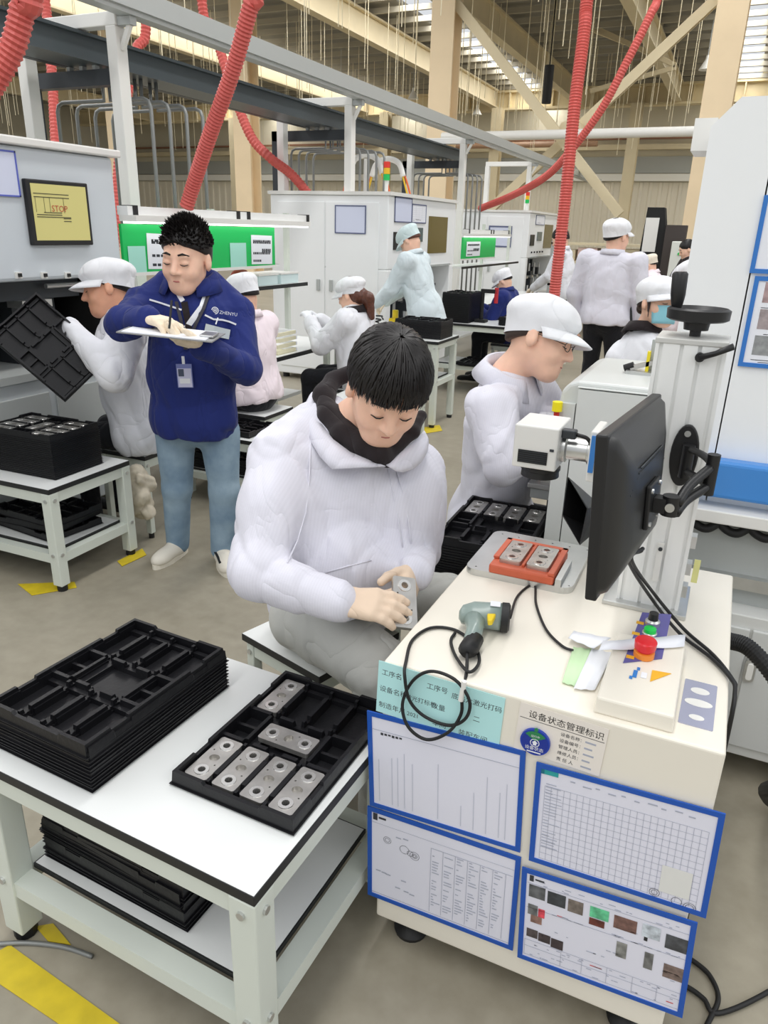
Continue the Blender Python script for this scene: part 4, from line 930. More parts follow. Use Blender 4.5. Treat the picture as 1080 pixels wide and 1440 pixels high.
# black fume hood below the boom
q = lambda x, y, Y: ony(x, y, Y)
mouth = [q(799,671,1.86), q(791,724,1.80), q(815,766,1.72), q(826,715,1.80)]; back = [q(832,700,1.93), q(832,742,1.91), q(836,748,1.86), q(840,712,1.88)]
b = MB(); b.add(mouth+back, [(0,1,5,4),(1,2,6,5),(2,3,7,6),(3,0,4,7),(4,5,6,7)])
P = Vector(back[0]); o = thing('fume_hood', 'black funnel shaped fume hood between laser head and monitor', 'hood', P); b.build('funnel', M_black, o, P, solid=.003)
bc = sum((Vector(v) for v in back), Vector())/4; MB().tube(spline([bc, bc+Vector((.04,.06,-.02)), bc+Vector((.06,.12,-.12)), Vector((bc.x+.06, 1.99, ZT+.0))], 8), .018, 10).build('duct', M_rubber, o, P, smooth=True)

# ---------------- monitor on its folding arm
nb, nt_ = ony(838, 847, 1.27), ony(855, 613, 1.27); ft = ony(931, 551, 1.70)
uxm = unit(Vector((ft.x-nt_.x, ft.y-nt_.y, 0))); uym = nt_-nb; Hm = uym.length; uym = unit(uym); Wm = (ft-nt_).length
MM = frame_M(nb, uxm, uym)                                  # local z = back side (+X)
if (MM.to_3x3() @ Vector((0,0,1))).x < 0: MM = MM @ Matrix.Scale(-1, 4, (0,0,1))
P = nb.copy(); MO = thing('monitor', 'black flat monitor seen from behind, held by a folding arm on the lift column', 'monitor', P)
MB().box(0, Wm, 0, Hm, -.022, 0, MM).build('bezel', M_black, MO, P, bevel=.004)
MB().box(.012, Wm-.012, .016, Hm-.012, -.0235, -.022, MM).build('screen', mat('screen_glass', rgb(40,60,80), 0.1), MO, P)
rows = []
for (i0, z_) in ((.004, .0), (.012, .012), (.06, .028), (.10, .034)): rows.append([MM @ Vector((x, y, z_)) for x, y in rrect(i0, Wm-i0, i0*.6+.004, Hm-i0, .02, 4)])
b = MB(); b.grid(rows, close=True); b.f.append(tuple(range(len(b.v)-len(rows[0]), len(b.v))))
bk = b.build('back_cover', mat('monitor_back', rgb(36,36,36), 0.38), MO, P, auto=50)
for i in range(6): MB().box(.07+.01*i, Wm-.07-.01*i, Hm*.60+.008*i, Hm*.60+.0025+.008*i, .027+.0012*i, .0305+.0010*i, MM).build('vent_rib', M_dgrey, bk, P)
vc = MM @ Vector((Wm*.52, Hm*.42, .034)); MB().box(Wm*.52-.045, Wm*.52+.045, Hm*.42-.045, Hm*.42+.045, .034, .044, MM).build('mount_bracket', M_black, MO, P, bevel=.003)
for sx in (-1, 1):
    for sy in (-1, 1): MB().cyl(MM @ Vector((Wm*.52+sx*.034, Hm*.42+sy*.034, .044)), MM @ Vector((Wm*.52+sx*.034, Hm*.42+sy*.034, .048)), .005, n=8).build('screw', M_alu, MO, P)
c0 = ony(962, 640, cy0-.004); AR = MO
ov = MB().prism([(.030*math.cos(2*PI*i/28), .072*math.sin(2*PI*i/28)) for i in range(28)], c0+Vector((0,.003,0)), (1,0,0), (0,0,1), .012).build('wall_plate', M_black, AR, P, bevel=.003)
MB().cyl(c0+Vector((0,-.01,.052)), c0+Vector((0,-.013,.052)), .007, n=12).build('screw', M_alu, AR, P)
hv = c0+Vector((.008,-.022,0)); MB().cyl(hv+Vector((0,0,-.045)), hv+Vector((0,0,.03)), .014, n=14).build('hinge', M_black, AR, P, auto=40)
el = ony(1000, 664, 1.60); MB().cyl(el+Vector((0,0,-.048)), el+Vector((0,0,.038)), .013, n=14).build('elbow', M_black, AR, P, auto=40)
for dz in (.022, -.030): MB().tube(spline([hv+Vector((0,0,dz)), hv.lerp(el,.5)+Vector((.006,0,dz)), el+Vector((0,0,dz-.005))], 5), .008, 8).build('strut', M_black, AR, P, smooth=True)
mj = MM @ Vector((Wm*.52, Hm*.42, .075))
for dz in (0.012, -.03): MB().tube(spline([el+Vector((0,0,dz)), el.lerp(mj,.5)+Vector((-.004,-.012,dz*.7)), mj+Vector((.012,0,dz*.5))], 5), .010, 8).build('strut', M_black, AR, P, smooth=True)
MB().cyl(mj+Vector((0,0,-.02)), mj+Vector((0,0,.02)), .017, n=16).build('knuckle', M_black, AR, P, auto=40)
MB().bar(mj, MM @ Vector((Wm*.52, Hm*.42, .0445)), .03, .03).build('knuckle', M_black, AR, P)
sd = Vector((0,-1,0)); MB().cyl(mj+sd*.016, mj+sd*.020, .009, n=14).build('screw', M_alu, AR, P)
# monitor leads
for k in range(2):
    s0 = MM @ Vector((Wm*.5+.012*k, .03, .03))
    pts = [s0, ony(884+4*k, 788, 1.44), onz(915+4*k, 840-6*k, ZT+.06), onz(955+6*k, 890-6*k, ZT+.012), onz(1000+3*k, 925-4*k, ZT+.008), onz(1028+2*k, 955, ZT+.008), Vector((X1+.012, 1.47+.01*k, ZT-.005)), Vector((X1+.014, 1.44+.01*k, ZT-.08)), Vector((X1+.02, 1.5, .4)), Vector((X1+.03, 1.56+.02*k, .03)), Vector((X1+.04, 1.75+.02*k, .012))]
    o = MB().tube(spline(pts, 10), .0042, 8).build('monitor_lead', M_rubber, org=s0, smooth=True); tag(o, 'black monitor lead trailing across the cabinet top and over its right side', 'cable', 'monitor leads')

# ---------------- control box with buttons
bx0, bx1, by0, by1 = -.112, .034, 1.262, 1.52
P = Vector((bx0, by0, ZT)); CB = thing('control_box', 'cream control box with red green and black switches on the cabinet top', 'control box', P)
def bz(y): return ZT+.034+(y-by0)/(by1-by0)*.012
MB().add([(bx0,by0,ZT),(bx1,by0,ZT),(bx1,by1,ZT),(bx0,by1,ZT),(bx0+.003,by0+.004,bz(by0)),(bx1-.003,by0+.004,bz(by0)),(bx1-.003,by1,bz(by1)),(bx0+.003,by1,bz(by1))], [(3,2,1,0),(4,5,6,7),(0,1,5,4),(1,2,6,5),(2,3,7,6),(3,0,4,7)]).build('case', M_cream, CB, P, bevel=.004)
sl = unit(Vector((0, by1-by0, bz(by1)-bz(by0)))); MP = frame_M((bx0, by0, bz(by0)), (1,0,0), sl)
def onbox(px, py):
    r_ = ray(px, py); n_ = MP.to_3x3() @ Vector((0,0,1)); t_ = (MP.translation-EYE).dot(n_)/r_.dot(n_); return MP.inverted() @ (EYE+r_*t_)
pp = [onbox(*v) for v in ((876,933),(931,927),(944,865),(903,862))]
MB().prism([(v.x, v.y) for v in pp], MP.translation+Vector((0,0,.0006)), MP.to_3x3() @ Vector((1,0,0)), MP.to_3x3() @ Vector((0,1,0)), .0012).build('purple_panel', mat('panel_purple', rgb(96,92,158), 0.4), CB, P)
def on_panel(v, h): return MP @ Vector((v.x, v.y, h))
for px, py in ((886,925),(894,892),(900,877)):
    v = onbox(px, py); MB().box(v.x-.008, v.x+.008, v.y-.006, v.y+.006, .0018, .0024, MP).build('yellow_legend', mat('legend_yellow', rgb(240,180,40), 0.4), CB, P)
nrm = MP.to_3x3() @ Vector((0,0,1))
v = onbox(905, 923); c = on_panel(v, .001)
es = MB().lathe(c, nrm, [(.021,0),(.021,.012),(.018,.014)], 24).build('stop_collar', mat('orange_plastic', rgb(235,140,50), 0.4), CB, P, auto=40); MB().lathe(c, nrm, [(.016,.012),(.016,.018),(.0215,.020),(.0225,.036),(.020,.039),(0.001,.040)], 24).build('stop_button', mat('signal_red', rgb(222,34,44), 0.3), CB, P, auto=40)
v = onbox(913, 893); c = on_panel(v, .001); MB().lathe(c, nrm, [(.016,0),(.016,.006),(.014,.008)], 22).build('button_ring', M_alu, CB, P, auto=40); MB().lathe(c, nrm, [(.013,.008),(.013,.016),(.010,.018)], 22).build('start_button', mat('signal_green', rgb(20,205,80), 0.3), CB, P, auto=40)
v = onbox(917, 879); c = on_panel(v, .001); MB().lathe(c, nrm, [(.016,0),(.016,.01),(.012,.014)], 22).build('switch_ring', M_alu, CB, P, auto=40); MB().lathe(c, nrm, [(.011,.014),(.010,.03)], 16).build('key_switch', M_black, CB, P, auto=40)
pts = [onbox(*v) for v in ((914,959),(917,943),(944,948))]
MB().prism([(v.x, v.y) for v in pts], MP.translation+Vector((0,0,.0006)), MP.to_3x3() @ Vector((1,0,0)), MP.to_3x3() @ Vector((0,1,0)), .001).build('warning_triangle', MATS['legend_yellow'], CB, P)
for px, py, w_, h_ in ((893,948,.004,.013),(887,953,.003,.005),(898,941,.003,.005)): v = onbox(px, py); MB().box(v.x-w_, v.x+w_, v.y-h_, v.y+h_, .0006, .0014, MP).build('blue_sticker', mat('sticker_blue', rgb(50,130,205), 0.4), CB, P)
v = onbox(905, 950); MB().box(v.x-.005, v.x+.006, v.y-.01, v.y+.01, .0006, .0012, MP).build('pale_sticker', M_paper, CB, P)
# paper strip across the box, tags, nameplate
def sheet(name, quad, label, m, cat='paper', solid=.0008, up=.0006):
    P = Vector(quad[0]); b = MB(); N = 8; rows = []
    for j in range(3):
        t_ = j/2; rows.append([Vector(quad[0]).lerp(Vector(quad[1]), i/N).lerp(Vector(quad[3]).lerp(Vector(quad[2]), i/N), t_)+Vector((0,0,up+.0012*math.sin(i*1.7+j))) for i in range(N+1)])
    b.grid(rows); o = b.build(name, m, org=P, solid=solid, smooth=True); return tag(o, label, cat)
sheet('paper_strip', [onz(842,915,ZT+.05), onz(962,910,ZT+.05), onz(964,893,ZT+.05), onz(848,902,ZT+.05)], 'white paper strip lying behind the red stop button', M_paper)
sheet('green_note', [onz(790,962,ZT), onz(812,968,ZT), onz(832,915,ZT), onz(806,912,ZT)], 'pale green paper note on the cabinet top', mat('pale_green_paper', rgb(206,236,190), 0.6), 'note', up=.004)
sheet('paper_tag', [onz(806,972,ZT), onz(836,974,ZT), onz(862,922,ZT), onz(832,915,ZT)], 'white written paper tag beside the pale green note', M_paper, 'tag', up=.006)
sheet('paper_slip', [onz(798,905,ZT), onz(834,920,ZT), onz(858,905,ZT), onz(806,895,ZT)], 'crumpled white paper slip at the end of the thin black wire', M_paper, 'paper', up=.014)
P = onz(982, 990, ZT); me = plate_mesh(rrect(-.031, .031, -.082, .082, .003, 2), [], .0018); o = link('name_plate', me, mat('lilac_metal', rgb(184,186,206), 0.25, metal=.5)); o.location = P; o.rotation_euler = (0,0,math.radians(-1)); tag(o, 'lilac metal name plate with three oval windows on the cabinet top', 'plate')
for y, rx, ry in ((.045,.018,.012),(0,.026,.013),(-.052,.014,.009)):
    w_ = MB().prism([(rx*math.cos(2*PI*i/20), y+ry*math.sin(2*PI*i/20)) for i in range(20)], (0,0,.0018), (1,0,0), (0,1,0), .0006).build('oval_window', M_white, o)

# ---------------- black corrugated hose at the right side
P = Vector((X1, 1.78, .77)); pts = [Vector((X1, 1.78, .77)), Vector((X1+.05, 1.75, .775)), Vector((.25, 1.70, .72)), Vector((.30, 1.66, .62)), Vector((.318, 1.66, .52)), Vector((.310, 1.70, .46)), Vector((.295, 1.78, .385)), Vector((.31, 1.92, .27)), Vector((.35, 2.08, .13)), Vector((.40, 2.2, .024))]
sp = spline(pts, 26); o = MB().tube(sp, [.021 if i % 2 else .0185 for i in range(len(sp))], 12).build('corrugated_duct', M_rubber, org=P); tag(o, 'black corrugated duct bending down beside the right side of the cabinet', 'hose')
for k, pts in enumerate(([(940,1330),(980,1355),(1000,1375),(1010,1405),(995,1440),(985,1470),(1010,1540),(1200,1560),(1500,1480)], [(930,1370),(970,1390),(990,1405),(1010,1425),(1080,1395),(1180,1330),(1380,1240)])):
    o = MB().tube(spline([onz(x, y, .008) for x, y in pts], 8), .006, 8).build('floor_cable', M_rubber, org=onz(*pts[0], 0), smooth=True); tag(o, 'black cable lying on the floor by the cabinet, ' + ('curving toward its foot' if k == 0 else 'running off along the floor'), 'cable')
o = MB().tube(spline([onz(x, y, .006) for x, y in [(-10,1328),(40,1326),(90,1332),(130,1345)]], 6), .006, 8).build('floor_cable', M_conduit, org=onz(0,1328,0), smooth=True); tag(o, 'grey cable on the floor behind the left leg of the near table', 'cable')

# ================================================================== big white machine at the right
RY = 2.40; P = Vector((-.14, RY, 0)); RM = thing('white_machine', 'tall white machine with a blue band and framed sheets behind the lift column', 'machine', P)
poly = [(-.14,.86),(1.25,.86),(1.25,2.03),(-.075,2.03),(-.14,1.96)]
g0 = ony(1048, 420, RY)
for pl_ in ([(-.14,.86),(g0.x-.002,.86),(g0.x-.002,2.03),(-.075,2.03),(-.14,1.96)], [(g0.x+.002,.86),(1.25,.86),(1.25,2.03),(g0.x+.002,2.03)]):
    MB().prism(pl_, (0,RY,0), (1,0,0), (0,0,1), -1.0).build('upper_housing', M_machine, RM, P)
MB().box(-.14, 1.25, RY-.06, RY, .945, 1.06).build('blue_band', mat('blue_paint', rgb(66,138,212), 0.3), RM, P, bevel=.012, seg=3)
MB().box(-.14, 1.25, RY-.09, RY+.02, .875, .915).build('ledge', M_white, RM, P, bevel=.004)
MB().box(-.14, 1.25, RY-.02, RY+.3, .60, .86).build('dust_panel', M_grey, RM, P)
for i in range(16):
    x = -.1+.085*i; MB().tube(spline([(x,RY-.04,.868),(x+.03,RY-.045,.845),(x+.06,RY-.05,.842),(x+.09,RY-.04,.866)], 5), .014, 8).build('hose_loop', M_rubber, RM, P, smooth=True)
MB().box(-.14, 1.25, RY-.05, RY-.02, .66, .70).build('guide_rail', M_alu, RM, P)
MB().box(-.14, 1.25, RY-.1, RY+.6, .1, .60).build('lower_cabinet', mat('lower_grey_white', rgb(214,215,212), 0.4), RM, P, bevel=.004)
for x0, x1 in ((-.12, .218), (.226, .62), (.63, 1.2)): MB().box(x0, x1, RY-.112, RY-.1, .14, .56).build('cabinet_door', mat('lower_door', rgb(206,208,206), 0.4), RM, P, bevel=.003)
hp = ony(1054, 942, RY-.113); hb = MB().prism(rrect(-.016,.016,-.04,.04,.014), hp, (1,0,0), (0,0,1), .01).build('door_latch', M_alu, RM, P); MB().prism(rrect(-.009,.009,-.028,.028,.008), hp+Vector((0,-.0105,0)), (1,0,0), (0,0,1), .006).build('latch_paddle', M_white, hb, P)
for x in (-.08, .6, 1.2): MB().box(x-.04, x+.04, RY, RY+.5, 0, .1).build('plinth', M_dgrey, RM, P)
MB().box(-.205, -.14, RY+.3, RY+.5, 1.93, 2.02).build('lamp_box', M_white, RM, P)
for (ul, ll, lab, sd_) in (((1064,330),(1058,384),'blue-framed sheet higher on the tall white machine',21), ((1062,388),(1046,515),'blue-framed sheet with small photos lower on the tall white machine',22)):
    a, c = ony(*ul, RY-.002), ony(*ll, RY-.002); M = frame_M((a.x, RY-.002, c.z), (1,0,0), (0,0,1)); Hh = a.z-c.z if sd_ == 22 else .2
    root, pm, org = doc('document_holder', lab, M, .42, Hh, mat('mid_blue_frame', rgb(50,120,200), 0.35), fw=.012, seed=sd_, titles=False)
    if sd_ == 22:
        for i in range(3): MB().box(.03, .11, Hh*(.72-.29*i), Hh*(.94-.29*i), .003, .0034, M).build('printed_photo', mat('photo_r%d' % i, rgb(176-14*i,150,150), 0.5, noise=.25, nscale=50), pm, org)
        scribble(pm, org, M, [(.03+.02*(k % 2), Hh*(.66-.29*(k//3))-.006*(k % 3), .1, Hh*(.66-.29*(k//3))-.006*(k % 3)+.002) for k in range(9)], M_grid)

# ---------------- grey station of the worker with glasses
P = Vector((-.45, 2.36, 0)); GD = thing('marking_station', 'light grey marking station with a rounded top in front of the worker with glasses', 'machine', P)
prof = [(-.455,0.02),(-.15,.02),(-.15,1.25),(-.40,1.25),(-.43,1.24),(-.45,1.215),(-.455,1.18)]
MB().prism(prof, (0,2.36,0), (1,0,0), (0,0,1), -.55).build('housing', mat('light_grey_paint', rgb(208,211,208), 0.4), GD, P, bevel=.012, seg=3)
a = ony(815, 546, 2.356); MB().box(a.x, -.152, 2.340, 2.358, .05, a.z).build('front_panel', mat('light_grey_paint2', rgb(216,219,216), 0.4), GD, P)
for (x0,x1,z0,z1) in ((-.45,a.x-.004,.05,1.18),(a.x-.004,-.152,a.z+.004,1.235)): MB().box(x0, x1, 2.340, 2.36, z0, z1).build('front_skin', MATS['light_grey_paint'], GD, P)
q_ = ony(783, 578, 2.325); MB().cyl(q_+Vector((0,0,.0)), q_+Vector((0,0,.03)), .016, n=14).build('yellow_cap', mat('cap_yellow', rgb(250,232,20), 0.4), GD, P); MB().cyl(q_+Vector((0,0,-.03)), q_, .009, n=12).build('red_stem', mat('stem_red', rgb(200,40,30), 0.4), GD, P); MB().box(q_.x-.014, q_.x+.014, q_.y-.002, 2.341, q_.z-.045, q_.z-.03).build('stem_base', M_white, GD, P)
P = Vector((-.456, 2.7, .74)); o = thing('work_stage', 'small metal work stage carrying a metal plate beside the grey marking station', 'stage', P)
# stands on the tray table edge beside the station
st = ony(765, 690, 2.52); MB().box(-.585, -.456, 2.61, 2.82, .79, .81).build('stage_plate', M_alu, o, P, bevel=.003); MB().box(-.575, -.456, 2.62, 2.81, .75, .79).build('stage_block', M_grey, o, P, bevel=.003); MB().box(-.52, -.455, 2.68, 2.75, .68, .75).build('wall_bracket', M_dgrey, o, P)
part(Vector((-.525, 2.715, .81)), PI/2*.0+.1, 'metal plate on the small work stage')
# toggle clamp on top of the station
P = Vector((-.21, 2.62, 1.25)); o = thing('toggle_clamp', 'small toggle clamp with a yellow tag on top of the grey marking station', 'clamp', P)
MB().box(-.29, -.17, 2.58, 2.66, 1.25, 1.26).build('base', M_alu, o, P); MB().bar((-.28,2.62,1.265), (-.18,2.62,1.30), .02, .015).build('arm', M_steel, o, P); MB().cyl((-.30,2.62,1.262), (-.27,2.62,1.275), .012, n=10).build('tip', M_rubber, o, P)
MB().box(-.225, -.175, 2.64, 2.66, 1.26, 1.36).build('bracket', M_grey, o, P); MB().box(-.232, -.222, 2.61, 2.63, 1.26, 1.325).build('tag', mat('tag_bright_yellow', rgb(235,215,40), 0.4), o, P)

# ================================================================== far right background: machines in the distance
P = ony(905, 460, 13.0); P.z = 0; o = thing('press_machine', 'black slanted press machine with a lit panel behind the man seen from behind', 'machine', P)
x = P.x; y = P.y
MB().box(x-.5, x+.5, y, y+.8, 0, 1.1).build('base', M_dgrey, o, P); 
MB().add([(x-.25,y,1.1),(x+.25,y,1.1),(x+.05,y,2.1),(x-.20,y,2.1),(x-.25,y+.3,1.1),(x+.25,y+.3,1.1),(x+.05,y+.3,2.1),(x-.20,y+.3,2.1)], [(0,1,2,3),(7,6,5,4),(1,0,4,5),(2,1,5,6),(3,2,6,7),(0,3,7,4)]).build('column', M_blackmat, o, P)
MB().box(x+.12, x+.42, y-.1, y+.2, 1.1, 1.85).build('cover', mat('dark_brown', rgb(62,54,50), 0.5), o, P); MB().box(x-.2, x+.0, y-.02, y, 1.45, 1.95).build('panel', M_white, o, P)
MB().box(x+.3, x+.9, y-.2, y+.2, .85, .95).build('yellow_arm', mat('machine_yellow', rgb(222,196,60), 0.5), o, P); MB().box(x+.5, x+1.0, y+.1, y+.4, 1.2, 1.5).build('roller_head', M_grey, o, P)
P = ony(965, 420, 12.2); P.z = 0; o = thing('control_cabinet', 'pale control cabinet with a row of buttons near the tall white machine', 'cabinet', P)
MB().box(P.x-.32, P.x+.5, P.y, P.y+.5, 0, 1.62).build('body', mat('pale_cabinet', rgb(226,228,220), 0.4), o, P, bevel=.01)
for i in range(5): MB().cyl((P.x-.2+.09*i, P.y-.02, 1.45), (P.x-.2+.09*i, P.y, 1.45), .02, n=10).build('button', (M_green, M_ink, M_green, M_ink, mat('btn_red', rgb(200,50,50), 0.4))[i], o, P)
P = ony(835, 470, 14.0); P.z = 0; RK = thing('storage_rack', 'storage rack with pale pink bundles beside the man seen from behind', 'rack', P)
for x in (-.9, .7):
    for y in (0, .5): MB().box(P.x+x-.03, P.x+x+.03, P.y+y-.03, P.y+y+.03, 0, 1.55).build('post', M_grey, RK, P)
for z in (.35, .8, 1.2, 1.5): MB().box(P.x-.93, P.x+.73, P.y-.03, P.y+.53, z, z+.04).build('shelf', M_ccream, RK, P)
r = random.Random(6)
for z in (.39, .84, 1.24):
    for k in range(4):
        q = Vector((P.x-.67+.38*k, P.y+.2, z)); o = MB().box(q.x-.17, q.x+.17, q.y-.18, q.y+.2, z, z+r.uniform(.15,.24)).build('carton', (M_ccream, mat('pink_wrap', rgb(228,196,184), 0.6), M_dgrey)[k % 3], org=q, bevel=.01); tag(o, ('cream', 'pink', 'dark', 'cream')[k]+' carton on the storage rack in the distance', 'carton', 'cartons on the storage rack')

# ================================================================== people: continuous surfaces grown from distance fields
def V3(v): return np.array([v[0], v[1], v[2]], dtype=np.float32)
def cone(a, b, ra, rb=None, k=.03, op='add'): return dict(t='cone', a=V3(a), b=V3(b), ra=ra, rb=ra if rb is None else rb, k=k, op=op)
def ell(c, r, ax=None, k=.03, op='add'):
    A = np.eye(3, dtype=np.float32) if ax is None else np.array([V3(x) for x in ax]); return dict(t='ell', c=V3(c), r=V3(r), A=A, k=k, op=op)
def plane(p, n, k=.0, op='cut'): return dict(t='plane', p=V3(p), n=V3(unit(n)), k=k, op=op)
def pd(p, Q):
    if p['t'] == 'cone':
        ab = p['b']-p['a']; L = float(ab.dot(ab))+1e-9; pa = Q-p['a']; t = np.clip(pa @ ab/L, 0, 1)
        d = pa-t[..., None]*ab; return np.sqrt((d*d).sum(-1))-(p['ra']+(p['rb']-p['ra'])*t)
    if p['t'] == 'ell':
        q = (Q-p['c']) @ p['A'].T; a = q/p['r']; b = a/p['r']; k0 = np.sqrt((a*a).sum(-1)); k1 = np.sqrt((b*b).sum(-1))+1e-6; return k0*(k0-1)/k1
    return (Q-p['p']) @ p['n']
def smin(a, b, k):
    if k <= 0: return np.minimum(a, b)
    h = np.maximum(k-np.abs(a-b), 0)/k; return np.minimum(a, b)-h*h*k*.25
def sdf_mesh(prims, h, disp=None, amp=0.0, name='body'):
    adds = [p for p in prims if p['op'] == 'add']
    lo = np.full(3, 1e9); hi = -lo
    for p in adds:
        if p['t'] == 'cone': m_ = max(p['ra'], p['rb']); l_ = np.minimum(p['a'], p['b'])-m_; u_ = np.maximum(p['a'], p['b'])+m_
        else: m_ = float(p['r'].max()); l_ = p['c']-m_; u_ = p['c']+m_
        lo = np.minimum(lo, l_); hi = np.maximum(hi, u_)
    lo = lo-2*h-amp-.01; hi = hi+2*h+amp+.01; B = 8
    nb = np.ceil((hi-lo)/h/B).astype(int)+1; n = nb*B
    bi = np.stack(np.meshgrid(*[np.arange(k) for k in nb], indexing='ij'), -1).reshape(-1, 3)
    cen = (lo+(bi*B+(B-1)/2)*h).astype(np.float32); rad = h*B*.87
    D = np.stack([pd(p, cen) for p in adds]); dmin = D.min(0); km = max(p['k'] for p in prims)
    act = (dmin < rad*1.25+km+amp) & (dmin > -rad*1.6-km-amp)
    grid = np.where(dmin < 0, -1.0, 1.0).astype(np.float32)
    full = np.repeat(np.repeat(np.repeat(grid.reshape(nb), B, 0), B, 1), B, 2)
    ai = np.nonzero(act)[0]
    off = np.stack(np.meshgrid(*[np.arange(B)]*3, indexing='ij'), -1).reshape(-1, 3)
    Q = (lo+(bi[ai][:, None, :]*B+off[None])*h).astype(np.float32)
    val = np.full(Q.shape[:2], 1e3, np.float32); j = 0
    for p in prims:
        if p['op'] == 'add':
            m_ = D[j][ai] < dmin[ai]+2.2*rad+p['k']+.01; j += 1
            if m_.any(): val[m_] = smin(val[m_], pd(p, Q[m_]), p['k'])
        elif p['op'] == 'sub': val = -smin(-val, pd(p, Q), p['k'])
        elif p['op'] == 'cut': val = -smin(-val, -pd(p, Q), p['k'])
    if disp is not None: val = val+disp(Q)
    gi = bi[ai][:, None, :]*B+off[None]; full[gi[..., 0], gi[..., 1], gi[..., 2]] = val
    # surface nets
    s = full < 0
    c8 = [s[i:n[0]-1+i, j_:n[1]-1+j_, k_:n[2]-1+k_] for i in (0,1) for j_ in (0,1) for k_ in (0,1)]
    anyb = np.zeros_like(c8[0]); allb = np.ones_like(c8[0])
    for c in c8: anyb |= c; allb &= c
    cells = np.argwhere(anyb & ~allb)
    pos = np.zeros((len(cells), 3)); cnt = np.zeros(len(cells))
    ii, jj, kk = cells.T
    cor = {(a, b, c): full[ii+a, jj+b, kk+c] for a in (0,1) for b in (0,1) for c in (0,1)}
    for a in cor:
        for ax in range(3):
            if a[ax] == 0:
                b = list(a); b[ax] = 1; b = tuple(b); v0, v1 = cor[a], cor[b]; m_ = (v0 < 0) != (v1 < 0)
                t = np.where(m_, v0/np.where(m_, v0-v1, 1), 0); P_ = np.tile(np.array(a, float), (len(cells), 1)); P_[:, ax] += t
                pos += P_*m_[:, None]; cnt += m_
    vs = lo+(cells+pos/cnt[:, None])*h
    idx = np.full(n-1, -1, np.int64); idx[ii, jj, kk] = np.arange(len(cells))
    faces = []
    for ax in range(3):
        u, v = (ax+1) % 3, (ax+2) % 3
        sl0 = [slice(None)]*3; sl1 = [slice(None)]*3; sl0[ax] = slice(0, -1); sl1[ax] = slice(1, None)
        a, b = s[tuple(sl0)], s[tuple(sl1)]; e = np.argwhere(a != b)
        ok = (e[:, u] > 0) & (e[:, v] > 0) & (e[:, u] < n[u]-1) & (e[:, v] < n[v]-1); e = e[ok]; fl_ = a[tuple(e.T)]
        def cid(du, dv):
            q = e.copy(); q[:, u] -= du; q[:, v] -= dv; return idx[tuple(q.T)]
        f = np.stack([cid(1,1), cid(0,1), cid(0,0), cid(1,0)], 1); f[~fl_] = f[~fl_][:, ::-1]; faces.append(f)
    f = np.concatenate(faces); f = f[(f >= 0).all(1)]
    # keep only the largest connected piece when stray bits appear is not needed: the fields are unions
    me = bpy.data.meshes.new(name); me.vertices.add(len(vs)); me.vertices.foreach_set('co', vs.astype(np.float32).ravel())
    me.loops.add(f.size); me.loops.foreach_set('vertex_index', f.astype(np.int32).ravel())
    me.polygons.add(len(f)); me.polygons.foreach_set('loop_start', np.arange(0, f.size, 4, dtype=np.int32)); me.polygons.foreach_set('loop_total', np.full(len(f), 4, np.int32))
    me.update(calc_edges=True); me.validate(); me.polygons.foreach_set('use_smooth', np.ones(len(me.polygons), bool)); return me
def wrinkle(seed, amp, f=14.0):
    r = np.random.RandomState(seed); K = r.normal(size=(6, 3)).astype(np.float32); K /= np.linalg.norm(K, axis=1)[:, None]; fr = f*r.uniform(.5, 1.8, 6); ph = r.uniform(0, 6.28, 6); Q2 = r.normal(size=(6, 3)).astype(np.float32)*f*.5
    def fn(P):
        o = 0; P = P*np.array([1.0, 1.0, .6], np.float32)
        for i in range(6):
            a = P @ (K[i]*fr[i])+ph[i]+1.6*np.sin(P @ Q2[i]+ph[-i]); o = o+((1-np.abs(np.sin(a)))**(3.0 if i % 2 else 1.6))*(1.0 if i % 2 else -.8)
        return (o*(amp/2.2)).astype(np.float32)
    return fn

